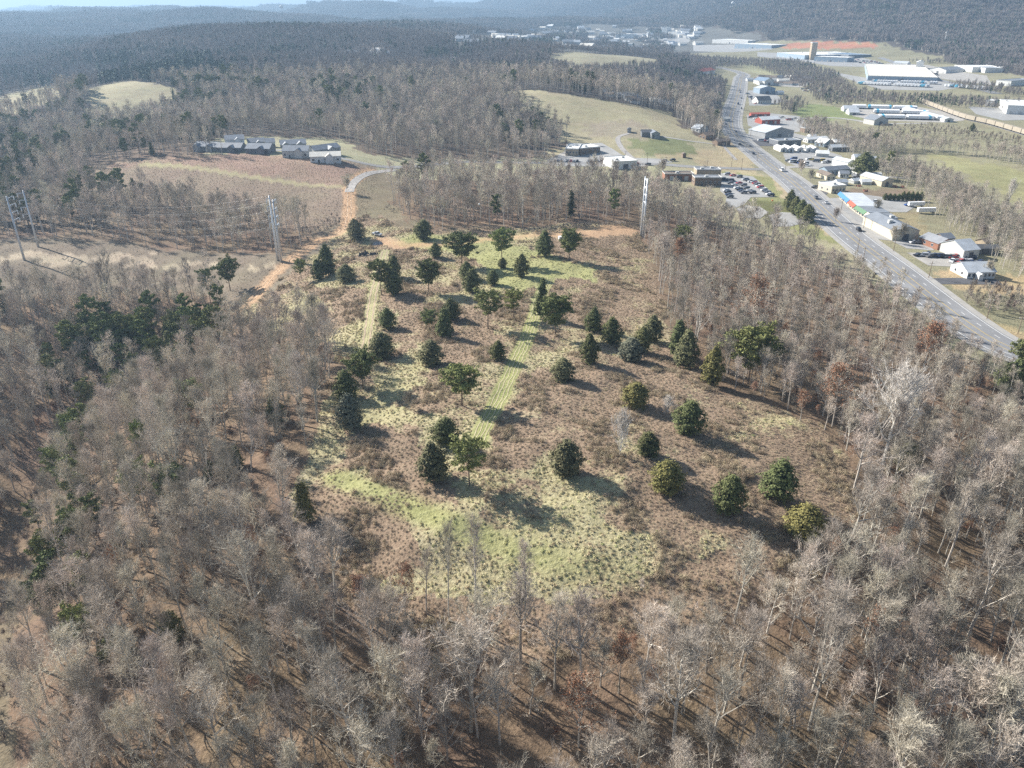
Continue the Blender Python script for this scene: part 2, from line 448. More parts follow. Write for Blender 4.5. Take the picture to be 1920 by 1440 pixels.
# grassy bias for the meadow: +1 pale tussock, -1 brown
bias = -.06 - .3 * sstep(5, 40, gx) + .6 * wob(gx, gy, 22, 81) + .28 * wob(gx, gy, 6, 82); green = np.zeros(len(gx))
bias[near_mask([GREENLOW, STRAW1, STRAW2], gx, gy, 5, 5)] += .6
LOWM = near_mask([P((540,1040),(620,1075),(720,1110),(840,1125),(960,1135),(1080,1140),(1200,1105),(1330,1060),(1420,1030),(1520,1020),(1620,1000),(1650,1300),(1000,1400),(500,1300))], gx, gy, 3, 6)
bias[LOWM] -= 1.6
bias[near_mask([GREENTOP2], gx, gy, 4, 7)] += .8
for b in BROWNS: bias[near_mask([b], gx, gy, 5, 9)] -= .6
_gt = near_mask([GREENTOP, GREENTOP2], gx, gy, 3, 11); green[_gt] = .7; bias[_gt] += .9
gl = dist_line(P((630,895),(700,920),(770,950),(830,975),(900,1005),(960,1030),(1060,1050),(1180,1075)), gx, gy)
green = np.maximum(green, (1 - sstep(1.0, 5, gl)) * np.clip(.75 - (gx + 10) / 60, .1, .75))
sw = dist_line(GREENSTRIP, gx, gy); green[LOWM] = 0; green = np.maximum(green, 1 - sstep(2.0, 3.0, sw))
tw = dist_line(TRACKL, gx, gy); bias = np.where(tw < 2.0, 1.2, bias); green = np.maximum(green, .35 * (tw < 3.2))
dirt = np.zeros(len(gx))
dirt = np.maximum(dirt, 1 - sstep(2.8, 4.6, dist_line(DIRT1, gx, gy) + .8 * wob(gx, gy, 5, 3)))
dirt = np.maximum(dirt, .8 * (1 - sstep(2.5, 6, dist_line(DIRT2, gx, gy) + 1.2 * wob(gx, gy, 8, 3))))
dirt = np.maximum(dirt, .7 * near_mask([P((1000,432),(1080,428),(1180,424),(1190,440),(1100,446),(1010,446))], gx, gy, 2))
dl = dist_line(LPATH, gx, gy); m = dl < 2.6; colr[m] = (.33, .29, .17)
BIASG = bias.reshape(shp); GREENG = green.reshape(shp); DIRTG = dirt.reshape(shp)
def sample(G, x, y):
    c = np.clip(np.rint(np.interp(np.arctan2(x, y), TH, np.arange(len(TH)))).astype(int), 0, len(TH) - 1)
    r = np.clip(np.rint((np.log(np.maximum(np.hypot(x, y), 25.1)) - LD[0]) / (LD[1] - LD[0])).astype(int), 0, len(LD) - 1)
    return G[r, c]

# ================================================================ GROUND
def ground_material():
    m = bpy.data.materials.new('ground_soil'); m.use_nodes = True
    nt = m.node_tree; N = nt.nodes; L = nt.links
    b = N['Principled BSDF']; b.inputs['Roughness'].default_value = .95; b.inputs['Specular IOR Level'].default_value = .1
    geo = N.new('ShaderNodeNewGeometry')
    def noise(sc, det=6, ro=.6, dist=0.0):
        x = N.new('ShaderNodeTexNoise'); x.inputs['Scale'].default_value = sc; x.inputs['Detail'].default_value = det
        x.inputs['Roughness'].default_value = ro; x.inputs['Distortion'].default_value = dist
        L.new(geo.outputs['Position'], x.inputs['Vector']); return x.outputs['Fac']
    def attr(nm):
        a = N.new('ShaderNodeAttribute'); a.attribute_name = nm; return a
    def math_(op, a, b_=None, clamp=False):
        x = N.new('ShaderNodeMath'); x.operation = op; x.use_clamp = clamp
        for i, v in enumerate((a, b_)):
            if v is None: continue
            if isinstance(v, (int, float)): x.inputs[i].default_value = v
            else: L.new(v, x.inputs[i])
        return x.outputs[0]
    def mix(f, a, b_):
        x = N.new('ShaderNodeMix'); x.data_type = 'RGBA'
        L.new(f, x.inputs[0]) if not isinstance(f, float) else setattr(x.inputs[0], 'default_value', f)
        for i, v in ((6, a), (7, b_)):
            if isinstance(v, tuple): x.inputs[i].default_value = v + (1,)
            else: L.new(v, x.inputs[i])
        return x.outputs[2]
    def rng_(v, a, b_, c=0., d=1.):
        x = N.new('ShaderNodeMapRange'); L.new(v, x.inputs['Value'])
        for k, q in zip(('From Min', 'From Max', 'To Min', 'To Max'), (a, b_, c, d)): x.inputs[k].default_value = q
        return x.outputs['Result']
    n1 = noise(.012, 7, .62); n2 = noise(.11, 6, .65, .5); n3 = noise(1.1, 5, .65); n4 = noise(.035, 6, .6, .8)
    # general land
    tone = math_('ADD', rng_(n1, .3, .7, .78, 1.18), rng_(n2, .3, .7, -.14, .14))
    tone = math_('ADD', tone, rng_(n3, .3, .7, -.22, .22))
    hs = N.new('ShaderNodeHueSaturation'); L.new(attr('gcol').outputs['Color'], hs.inputs['Color']); L.new(tone, hs.inputs['Value'])
    L.new(rng_(n4, .3, .7, .485, .515), hs.inputs['Hue'])
    land = hs.outputs['Color']
    # meadow: brown bramble ground against pale grass
    brown = mix(rng_(n3, .3, .7), (.225, .16, .112), (.345, .258, .18))
    straw = mix(rng_(n3, .32, .66), (.29, .245, .145), (.48, .42, .27))
    sg = mix(rng_(n4, .35, .65), straw, mix(rng_(n3, .3, .7), (.31, .28, .14), (.46, .42, .25)))
    sel = math_('ADD', rng_(n3, .3, .7, -.3, .3), attr('bias').outputs['Fac'])
    me = mix(rng_(sel, -.25, .3), brown, sg)
    grn = mix(rng_(n3, .3, .7), (.22, .24, .08), (.36, .365, .16))
    gfac = math_('MULTIPLY', attr('green').outputs['Fac'], rng_(math_('ADD', n2, math_('MULTIPLY', n3, .6)), .45, .85, .55, 1.0))
    me = mix(gfac, me, grn)
    base = mix(attr('meadow').outputs['Fac'], land, me)
    dr = mix(rng_(n3, .3, .7), (.40, .25, .145), (.56, .37, .225))
    base = mix(math_('MULTIPLY', attr('dirt').outputs['Fac'], rng_(n2, .25, .6, .6, 1.)), base, dr)
    L.new(base, b.inputs['Base Color'])
    bp = N.new('ShaderNodeBump'); bp.inputs['Strength'].default_value = .9; bp.inputs['Distance'].default_value = .5
    L.new(n3, bp.inputs['Height'])
    L.new(bp.outputs['Normal'], b.inputs['Normal'])
    return m

nr, nc = shp
V = np.stack([gx, gy, GZ.ravel()], 1)
idx = np.arange(nr * nc).reshape(nr, nc)
Fq = np.stack([idx[:-1, :-1].ravel(), idx[1:, :-1].ravel(), idx[1:, 1:].ravel(), idx[:-1, 1:].ravel()], 1)[:, ::-1]
ctr = len(V)
V = np.vstack([V, [[0, 0, float(GZ[0].mean())]]])
Ft = np.stack([idx[0, :-1], idx[0, 1:], np.full(nc - 1, ctr)], 1)[:, ::-1]
me = mesh_np('ground', V, [Fq, Ft], ground_material(), smooth=True)
z1 = [0.0]
add_attr(me, 'gcol', np.vstack([np.hstack([colr, np.ones((len(colr), 1))]), [[.2, .15, .1, 1]]]), 'FLOAT_COLOR')
for nm, a in (('bias', bias), ('green', green), ('dirt', dirt), ('meadow', m_me.astype(float))):
    add_attr(me, nm, np.concatenate([a, z1]))
tag(link('ground', me), kind='structure')

# ================================================================ PLANT BUILDERS
def seg_tubes(p, q, r0, r1, sides):
    """tapered tubes for many segments at once"""
    d = q - p; d /= np.linalg.norm(d, axis=1, keepdims=True) + 1e-9
    ref = np.where(np.abs(d[:, 2:3]) < .9, [[0, 0, 1.]], [[1., 0, 0]])
    a = np.cross(d, ref); a /= np.linalg.norm(a, axis=1, keepdims=True)
    b = np.cross(d, a)
    t = np.arange(sides) * 2 * PI / sides
    ring = a[:, None] * np.cos(t)[None, :, None] + b[:, None] * np.sin(t)[None, :, None]
    v0 = p[:, None] + ring * r0[:, None, None]; v1 = q[:, None] + ring * r1[:, None, None]
    V = np.concatenate([v0, v1], 1).reshape(-1, 3)
    base = (np.arange(len(p)) * 2 * sides)[:, None]
    i = np.arange(sides); j = (i + 1) % sides
    F = np.stack([base + i, base + j, base + sides + j, base + sides + i], -1).reshape(-1, 4)
    return V, F

def blades(p, q, w, rg, flat=False):
    """thin triangles from p (wide) to q (point)"""
    d = q - p; r = rg.normal(size=d.shape)
    if flat: r = r * .22 + np.array([0, 0, 1.0])
    a = np.cross(d, r); a /= np.linalg.norm(a, axis=1, keepdims=True) + 1e-9
    V = np.stack([p - a * w[:, None] / 2, p + a * w[:, None] / 2, q], 1).reshape(-1, 3)
    return V, np.arange(len(V)).reshape(-1, 3)

def leaf_tris(c, nrm, s, rg):
    r = rg.normal(size=c.shape); a = np.cross(nrm, r); a /= np.linalg.norm(a, axis=1, keepdims=True) + 1e-9
    b = np.cross(nrm, a); b /= np.linalg.norm(b, axis=1, keepdims=True) + 1e-9
    s = s[:, None]
    V = np.stack([c - a * s * .5, c + a * s * .5, c + b * s * .9], 1).reshape(-1, 3)
    return V, np.arange(len(V)).reshape(-1, 3)

def unit(v): return v / (np.linalg.norm(v, axis=-1, keepdims=True) + 1e-9)

def stack(parts):
    Vs, Fs, off = [], [], 0
    for V, F in parts:
        Vs.append(V); Fs.append(F + off); off += len(V)
    return np.vstack(Vs), Fs

def bare_tree(H, rg, n1=13, n2=7, n3=7, n4=4, spread=.34, start=.38, tw=.034, fork=True, lean=0.0, thin=1.0):
    """returns (trunk V,F) and (crown V,F): ascending limbs, then ever finer twigs"""
    ks = np.linspace(0, 1, 8)
    trunk = np.stack([np.cumsum(rg.normal(0, .012 * H, 8)) * ks + lean * ks * H, np.cumsum(rg.normal(0, .012 * H, 8)) * ks, ks * H * .93], 1)
    r = (.0125 * H * (1 - ks) ** .8 + .018) * thin
    segs = [(trunk[:-1], trunk[1:], r[:-1], r[1:], 6)]
    fine = []
    t1 = np.sort(start + (1 - start) * rg.uniform(0, 1, n1) ** .85 * .97)
    az = np.arange(n1) * 2.4 + rg.uniform(0, 6)
    P1 = []
    for t, a in zip(t1, az):
        o = np.array([np.interp(t, ks, trunk[:, k]) for k in range(3)])
        Ln = H * spread * (1.15 - .75 * (t - start) / (1 - start)) * rg.uniform(.75, 1.25)
        el = math.radians(rg.uniform(36, 62) + 20 * (t - start))
        d = np.array([math.cos(a) * math.cos(el), math.sin(a) * math.cos(el), math.sin(el)])
        pts = [o]; cur = o
        for s in range(4):
            d = unit(d + np.array([0, 0, .16]) + rg.normal(0, .13, 3)); cur = cur + d * Ln / 4; pts.append(cur)
        pts = np.array(pts); rr = np.linspace(np.interp(t, ks, r) * .70 + .02, .026 * thin, 5)
        segs.append((pts[:-1], pts[1:], rr[:-1], rr[1:], 4))
        P1.append((pts, Ln))
    P2 = []
    for pts, Ln in P1 + [(trunk[4:], H * .25)]:
        for k in range(n2):
            t = rg.uniform(.22, 1.0) * (len(pts) - 1); i = min(int(t), len(pts) - 2)
            o = pts[i] + (pts[i + 1] - pts[i]) * (t - i)
            d0 = unit(pts[i + 1] - pts[i])
            d = unit(d0 * .75 + rg.normal(0, .52, 3) + np.array([0, 0, .28]))
            l2 = Ln * rg.uniform(.28, .52)
            m = o + d * l2 * .5; d2 = unit(d + rg.normal(0, .2, 3) + np.array([0, 0, .15])); e = m + d2 * l2 * .5
            P2.append((o, m, e))
    P2 = np.array(P2)
    q = np.full(len(P2), 1.0)
    segs.append((P2[:, 0], P2[:, 1], q * .040 * thin, q * .028 * thin, 3)); segs.append((P2[:, 1], P2[:, 2], q * .028 * thin, q * .014 * thin, 3))
    m2 = len(P2)
    ii = np.repeat(np.arange(m2), n3); t = rg.uniform(.1, 1, len(ii))[:, None]
    o = np.where(t < .5, P2[ii, 0] + (P2[ii, 1] - P2[ii, 0]) * t * 2, P2[ii, 1] + (P2[ii, 2] - P2[ii, 1]) * (t * 2 - 1))
    d = unit(unit(P2[ii, 2] - P2[ii, 0]) * .8 + rg.normal(0, .5, (len(ii), 3)) + np.array([0, 0, .25]))
    l = rg.uniform(.045, .10, len(ii)) * H
    e = o + d * l[:, None]
    fine.append(blades(o, e, np.full(len(o), tw * 1.25), rg))
    jj = np.repeat(np.arange(len(o)), n4); t = rg.uniform(.2, 1, len(jj))[:, None]
    o2 = o[jj] + (e[jj] - o[jj]) * t
    dd_ = unit(d[jj] * .8 + rg.normal(0, .5, (len(jj), 3)) + np.array([0, 0, .2]))
    e2 = o2 + dd_ * (rg.uniform(.022, .055, len(jj)) * H)[:, None]
    fine.append(blades(o2, e2, np.full(len(o2), tw), rg))
    tr = stack([seg_tubes(*s) for s in segs[:1 + n1]])
    cr = stack([seg_tubes(*s) for s in segs[1 + n1:]] + fine)
    return tr, cr, e2

def quad_tri(VF):
    V, Fs = VF
    q = [f for f in Fs if f.shape[1] == 4]; t = [f for f in Fs if f.shape[1] == 3]
    out = []
    if q: out.append(np.vstack(q))
    if t: out.append(np.vstack(t))
    return V, out

BARK = mat('bark_grey', (.50, .46, .40), var=.25, scale=1.2, objvar=.22, hue=.012)
TWIG = mat('bare_twigs', (.465, .41, .34), var=.2, scale=.35, objvar=.42, hue=.022)
TWIG_PALE = mat('pale_twigs', (.66, .61, .55), objvar=.1)
BARK_PALE = mat('pale_bark', (.66, .63, .57), var=.2, scale=1)
TWIG_BR = mat('brown_twigs', (.23, .175, .145), var=.2, scale=.4, objvar=.2)
RUST = mat('rust_leaves', (.30, .155, .09), var=.25, scale=.6, objvar=.15)
PBARK = mat('pine_bark', (.22, .165, .125), var=.25, scale=1.5)
CEDAR = mat('cedar_foliage', (.125, .135, .052), var=.35, scale=.7, objvar=.2, hue=.02)
OLIVE = mat('olive_foliage', (.20, .185, .062), var=.35, scale=.7, objvar=.12, hue=.01)
CEDBR = mat('bronze_foliage', (.155, .150, .075), var=.35, scale=.7, objvar=.12, hue=.01)
PINE = mat('pine_needles', (.17, .19, .072), var=.35, scale=.8, objvar=.18, hue=.015)
PINEL = mat('light_pine_needles', (.23, .25, .09), var=.3, scale=.8, objvar=.18, hue=.015)
GREYB = mat('grey_green_foliage', (.17, .175, .12), var=.3, scale=.7, objvar=.1)
DARKF = mat('cedar_heart', (.02, .026, .012))  # added opaque core, its near black stands in for shade inside the crown

def split_mesh(name, VF, mats):
    V, F = quad_tri(VF)
    return mesh_np(name, V, F, mats)

def join2(name, A, B, ma, mb):
    Va, Fa = quad_tri(A); Vb, Fb = quad_tri(B)
    F = Fa + [f + len(Va) for f in Fb]
    mi = np.concatenate([np.zeros(len(f), int) for f in Fa] + [np.ones(len(f), int) for f in Fb])
    # order by array is kept because every array has one face size
    return mesh_np(name, np.vstack([Va, Vb]), F, [ma, mb], mi)

# near bare trees: trunk mesh + crown mesh, and a joined mesh for the masses
BARE = []
bare_specs = [(20, 14, .30, .30), (22, 16, .25, .36), (17, 12, .38, .22), (19, 15, .34, .27), (24, 14, .22, .46), (14, 12, .36, .16), (21, 13, .36, .30), (17, 10, .20, .30), (12, 10, .30, .14), (16, 14, .42, .20)]
for k, (h, n1, spd, st) in enumerate(bare_specs):
    rg = np.random.default_rng(40 + k)
    tr, cr, tips = bare_tree(h, rg, n1=n1, spread=spd, start=st)
    BARE.append(dict(h=h, trunk=split_mesh('bare_trunk', tr, BARK), crown=split_mesh('bare_crown', cr, TWIG), both=join2('bare_tree_mass', tr, cr, BARK, TWIG)))
MID = []
for k in range(5):
    rg = np.random.default_rng(80 + k)
    h = [18, 20, 16, 22, 17][k]
    tr, cr, _ = bare_tree(h, rg, n1=9, n2=5, n3=5, n4=3, spread=[.32, .27, .36, .26, .3][k], start=[.36, .44, .3, .46, .38][k], tw=.085)
    MID.append(join2('bare_tree_mid', tr, cr, BARK, TWIG))
# trees that still hold rusty leaves
RUSTY = []
for k in range(2):
    rg = np.random.default_rng(90 + k)
    tr, cr, tips = bare_tree(14, rg, n1=12, n2=7, n3=6, n4=4, spread=.36, start=.28)
    sel = rg.choice(len(tips), 2600)
    lv = leaf_tris(tips[sel] + rg.normal(0, .15, (2600, 3)), rg.normal(size=(2600, 3)), rg.uniform(.16, .32, 2600), rg)
    RUSTY.append(dict(h=14, trunk=split_mesh('rusty_trunk', tr, BARK), crown=split_mesh('rusty_twigs', cr, TWIG), leaves=split_mesh('rusty_leaves', (lv[0], [lv[1]]), RUST)))
rg = np.random.default_rng(95)
tr, cr, _ = bare_tree(20, rg, n1=17, n2=9, n3=8, n4=5, spread=.46, start=.22, tw=.05, thin=1.5)
PALE = dict(h=20, trunk=split_mesh('pale_trunk', tr, BARK_PALE), crown=split_mesh('pale_crown', cr, TWIG_PALE))
tr, cr, _ = bare_tree(9, np.random.default_rng(96), n1=22, n2=9, n3=8, n4=5, spread=.62, start=.03, tw=.05)
PALEBUSH = dict(h=9, trunk=split_mesh('pale_stems', tr, BARK_PALE), crown=split_mesh('pale_spray', cr, TWIG_PALE))
tr, cr, _ = bare_tree(6, np.random.default_rng(97), n1=18, n2=9, n3=9, n4=6, spread=.52, start=.22, tw=.028)
ROUNDB = dict(h=6, trunk=split_mesh('round_trunk', tr, BARK), crown=split_mesh('round_crown', cr, TWIG))

def cedar(H, W, rg, prof='egg', n=90, leaf=.34, per=44, droop=0.0):
    """crown of outward leaf sprays grown on lumps over an egg or cone; returns crown VF, heart VF, trunk VF"""
    h0 = .05 * H
    lumps = []
    for i in range(n):
        u = (i + .5) / n
        t = u ** .8
        if prof == 'egg': R = math.sin(PI * min(1, (t * .93 + .10)) ** .78) ** .75
        elif prof == 'cone': R = (1 - t) ** .72 * (1 - math.exp(-t * 14)) * 1.02
        else: R = math.sin(PI * min(1, t * .93 + .12) ** .9) ** .6
        a = i * 2.39996
        R = R * W / 2 * rg.uniform(.62, 1.12)
        lumps.append((R * math.cos(a), R * math.sin(a), h0 + np.clip(t + rg.normal(0, .035), 0, 1.04) * (H - h0) * .95, R))
    lumps = np.array(lumps)
    ii = np.repeat(np.arange(n), per)
    sz = rg.uniform(.75, 1.25, n)
    o = unit(rg.normal(size=(len(ii), 3)))
    o[:, 2] = np.abs(o[:, 2]) * .9 - .1
    c = lumps[ii, :3] + o * (W * .12 * sz[ii] * np.where(rg.uniform(size=len(ii)) < .14, rg.uniform(1.2, 1.9, len(ii)), rg.uniform(.35, 1.0, len(ii)) ** .6))[:, None] * np.array([1, 1, 1.15])
    out = unit(np.stack([lumps[ii, 0], lumps[ii, 1], np.full(len(ii), .25 * W)], 1))
    nr_ = unit(rg.normal(size=(len(ii), 3)) * .5 + out * .9 + o * .7)
    V, F = leaf_tris(c, nr_, rg.uniform(.6, 1.3, len(ii)) * leaf, rg)
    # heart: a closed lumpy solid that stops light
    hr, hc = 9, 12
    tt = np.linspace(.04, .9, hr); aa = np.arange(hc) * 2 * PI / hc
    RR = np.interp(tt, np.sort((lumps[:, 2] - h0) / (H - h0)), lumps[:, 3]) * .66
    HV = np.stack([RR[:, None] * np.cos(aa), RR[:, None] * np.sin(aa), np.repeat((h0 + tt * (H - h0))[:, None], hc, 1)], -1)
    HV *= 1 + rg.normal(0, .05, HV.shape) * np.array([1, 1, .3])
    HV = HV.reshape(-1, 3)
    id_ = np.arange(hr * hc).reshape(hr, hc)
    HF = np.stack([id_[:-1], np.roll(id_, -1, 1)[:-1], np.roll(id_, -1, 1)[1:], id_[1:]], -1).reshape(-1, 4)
    tr = seg_tubes(np.array([[0, 0, -.6]]), np.array([[0, 0, H * .5]]), np.array([.02 * H]), np.array([.008 * H]), 6)
    return (V, [F]), (HV, [HF]), (tr[0], [tr[1]])

def pine(H, W, rg, clear=.3, nb=34, sparse=1.0, leaf=.34, flat=.5):
    ks = np.linspace(0, 1, 7)
    trunk = np.stack([np.cumsum(rg.normal(0, .01 * H, 7)) * ks, np.cumsum(rg.normal(0, .01 * H, 7)) * ks, -.5 + ks * (H * .97)], 1)
    r = .018 * H * (1 - ks) ** .9 + .03
    segs = [seg_tubes(trunk[:-1], trunk[1:], r[:-1], r[1:], 7)]
    CV = []
    for i in range(nb):
        t = clear + (1 - clear) * ((i + rg.uniform(0, .8)) / nb)
        s = (t - clear) / (1 - clear)
        R = W / 2 * (math.sin(PI * min(1, s * .86 + .09)) ** .62) * rg.uniform(.62, 1.1)
        a = i * 2.4 + rg.normal(0, .2)
        o = np.array([np.interp(t, ks, trunk[:, 0]), np.interp(t, ks, trunk[:, 1]), t * H * .95])
        up = rg.uniform(.02, .35) + .5 * s
        e = o + np.array([math.cos(a) * R, math.sin(a) * R, R * up])
        mid = (o + e) / 2 + np.array([0, 0, -.03 * R])
        segs.append(seg_tubes(np.array([o, mid]), np.array([mid, e]), np.array([.055, .04]), np.array([.04, .02]), 4))
        m = max(4, int(8 * sparse * (R / (W / 2)) + 2))
        for j in range(m):
            f = .42 + .62 * (j + rg.uniform(0, 1)) / m
            c = o + (e - o) * f + rg.normal(0, .055 * W, 3) * np.array([1, 1, .5]) + np.array([0, 0, .02 * W])
            CV.append((c, rg.uniform(.075, .125) * W * (1.1 - .3 * f)))
    CV.append((np.array([trunk[-1][0], trunk[-1][1], H * .95]), .08 * W))
    cc = np.array([c for c, s in CV]); cs = np.array([s for c, s in CV])
    per = 40
    ii = np.repeat(np.arange(len(cc)), per)
    o = unit(rg.normal(size=(len(ii), 3))); o[:, 2] = o[:, 2] * flat + .1
    c = cc[ii] + o * (cs[ii] * rg.uniform(.2, 1, len(ii)) ** .5)[:, None]
    V, F = leaf_tris(c, unit(rg.normal(size=c.shape) * .8 + o * .4 + np.array([0, 0, .5])), rg.uniform(.6, 1.25, len(ii)) * leaf, rg)
    return (V, [F]), stack(segs)

def clump_fn(H, W, n, rg, w=.03, arc=.5):
    p = np.stack([rg.normal(0, W * .16, n), rg.normal(0, W * .16, n), np.zeros(n)], 1)
    a = rg.uniform(0, 2 * PI, n); ro = rg.uniform(.15, 1, n) * W / 2
    m = p + np.stack([np.cos(a) * ro * .5, np.sin(a) * ro * .5, H * rg.uniform(.5, .95, n)], 1)
    e = p + np.stack([np.cos(a) * ro, np.sin(a) * ro, H * rg.uniform(.1, 1.0, n) * arc + H * .2], 1)
    V1 = blades(p, m, np.full(n, w), rg, True); V2 = blades(m, e, np.full(n, w * .9), rg, True)
    return stack([V1, V2])

GRASS_ST = mat('straw_tussock', (.58, .51, .31), objvar=.22, hue=.025)
GRASS_GR = mat('green_tussock', (.47, .46, .22), objvar=.22, hue=.02)
BRAMBLE = mat('bramble_stems', (.42, .34, .235), objvar=.25, hue=.012)
WEED = mat('dry_weed', (.42, .335, .235), objvar=.25, hue=.015)
LITTER = mat('leaf_litter', (.27, .165, .105), objvar=.3, hue=.02)

protoC = bpy.data.collections.new('prototypes')   # never linked to the scene: sources for the masses only
def proto(name, me):
    o = bpy.data.objects.new(name, me); return o
def proto_coll(name, meshes):
    c = bpy.data.collections.new(name)
    for i, me in enumerate(meshes):
        o = bpy.data.objects.new('%s_%02d' % (name, i), me); c.objects.link(o)
    return c

def scatter(name, x, y, rot, scale, kind_idx, coll, z=None, label=None, cat=None, tilt=0.0, zoff=0.0):
    n_ = len(x)
    z = Hh(x, y) if z is None else z
    me = bpy.data.meshes.new(name)
    me.vertices.add(n_); me.vertices.foreach_set('co', np.stack([x, y, z + zoff], 1).astype(np.float32).ravel())
    rt = np.zeros((n_, 3)); rt[:, 2] = rot
    if tilt: rt[:, :2] = rng.normal(0, tilt, (n_, 2))
    add_attr(me, 'rot', rt, 'FLOAT_VECTOR')
    sc = np.asarray(scale, float)
    if sc.ndim == 1: sc = np.repeat(sc[:, None], 3, 1)
    add_attr(me, 'scl', sc, 'FLOAT_VECTOR'); add_attr(me, 'pick', kind_idx, 'INT')
    o = link(name, me)
    ng = bpy.data.node_groups.new(name + '_scatter', 'GeometryNodeTree')
    ng.interface.new_socket('Geometry', in_out='INPUT', socket_type='NodeSocketGeometry')
    ng.interface.new_socket('Geometry', in_out='OUTPUT', socket_type='NodeSocketGeometry')
    N = ng.nodes; L = ng.links
    gi = N.new('NodeGroupInput'); go = N.new('NodeGroupOutput')
    ci = N.new('GeometryNodeCollectionInfo'); ci.inputs['Collection'].default_value = coll
    ci.inputs['Separate Children'].default_value = True; ci.inputs['Reset Children'].default_value = True
    ip = N.new('GeometryNodeInstanceOnPoints'); ip.inputs['Pick Instance'].default_value = True
    def na(nm, t):
        a = N.new('GeometryNodeInputNamedAttribute'); a.data_type = t; a.inputs['Name'].default_value = nm; return a.outputs['Attribute']
    L.new(gi.outputs[0], ip.inputs['Points']); L.new(ci.outputs[0], ip.inputs['Instance'])
    L.new(na('pick', 'INT'), ip.inputs['Instance Index'])
    er = N.new('FunctionNodeEulerToRotation'); L.new(na('rot', 'FLOAT_VECTOR'), er.inputs[0]); L.new(er.outputs[0], ip.inputs['Rotation'])
    L.new(na('scl', 'FLOAT_VECTOR'), ip.inputs['Scale'])
    L.new(ip.outputs[0], go.inputs[0])
    md = o.modifiers.new('scatter', 'NODES'); md.node_group = ng
    return tag(o, label, cat, kind='stuff')

# ================================================================ WOODS
CONIF = []      # meshes for masses of evergreens
def conifer_mass(crown, trunk, m, heart=None):
    parts = [trunk, crown] if heart is None else [trunk, crown, heart]
    Vs = []; Fs = []; mi = []; off = 0
    for k, pt in enumerate(parts):
        V, F = quad_tri(pt)
        for f in F: Fs.append(f + off); mi.append(np.full(len(f), k))
        Vs.append(V); off += len(V)
    return mesh_np('evergreen_mass', np.vstack(Vs), Fs, [PBARK, m, DARKF][:len(parts)], np.concatenate(mi))
for k in range(3):
    rg = np.random.default_rng(300 + k)
    c, t = pine(17 + k * 2, 7.5, rg, clear=.42, nb=16, sparse=.7, leaf=.75)
    CONIF.append(conifer_mass(c, t, [PINE, PINEL, PINEL][k]))
for k in range(2):
    c, h_, t = cedar(11 + 3 * k, 6, np.random.default_rng(310 + k), 'cone', n=46, leaf=.7, per=16)
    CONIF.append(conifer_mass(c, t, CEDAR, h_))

def jitter_grid(x0, x1, y0, y1, step, keep=1.0, seed=0, jit=.45):
    r = np.random.default_rng(seed)
    X, Y = np.meshgrid(np.arange(x0, x1, step), np.arange(y0, y1, step))
    X = X.ravel() + r.uniform(-jit, jit, X.size) * step; Y = Y.ravel() + r.uniform(-jit, jit, Y.size) * step
    k = r.uniform(size=X.size) < keep
    return X[k], Y[k]

HALF = .72   # half view angle plus a margin, radians
def infront(x, y, ang=HALF, dmin=0): return (np.abs(np.arctan2(x, y)) < ang) & (np.hypot(x, y) > dmin)

X, Y = jitter_grid(-420, 420, 30, 420, 5.0, 1, 1)
dk = np.hypot(X, Y)
k = infront(X, Y, .78) & (dk < 380) & ~is_open(X, Y)
k &= np.random.default_rng(6).uniform(size=len(X)) < np.where(X < -35, .95, np.where(Y > 230, .92, .9))
# a thin scatter of trunks where the wood opens and the litter shows
thin_ = wob(X, Y, 26, 50)
k &= ~((thin_ > .55) & (np.random.default_rng(5).uniform(size=len(X)) < .55))
X, Y = X[k], Y[k]; dk = dk[k]
rr = np.random.default_rng(9)
ever = wob(X, Y, 40, 60) > 1.0
vx = (X < -70) & (Y > 190)
ever |= vx & (wob(X, Y, 45, 61) > .62)
GRNP = P((120,610),(420,595),(440,650),(380,700),(300,740),(180,735),(130,690)); LEDGE = P((130,770),(200,790),(190,900),(200,1100),(90,1200),(60,1130),(90,950))
ever |= inside(GRNP, X, Y)
ever |= inside(P((180,402),(300,408),(480,437),(560,460),(480,476),(250,464)), X, Y) & (rr.uniform(size=len(X)) < .42)
ever |= inside(LEDGE, X, Y) & (rr.uniform(size=len(X)) < .5)
ever |= (X < -150) & (Y > 380 * .9) & (rr.uniform(size=len(X)) < .3)
ever &= ~((X > -60) & (X < 200) & (Y < 200))
ever &= rr.uniform(size=len(X)) < .75
bx, by = X[~ever], Y[~ever]
vis = np.hypot(bx, by)
order = np.argsort(np.hypot(bx, by - 40) )
# the woods seen: pixel of the crown must fall in the frame
def project(x, y, z):
    w = y * CP - (z - CAM_Z) * SP
    return 960 + FPX * x / w, 720 - FPX * (y * SP + (z - CAM_Z) * CP) / w, w
pxx, pyy, ww = project(bx, by, Hh(bx, by) + 12)
inview = (pxx > 5) & (pxx < 1915) & (pyy > 0) & (pyy < 1425) & (ww > 20)
cand = [i for i in order if inview[i]]
chosen = cand[:300]
cs_ = set(chosen)
rest = np.array([i for i in range(len(bx)) if i not in cs_])

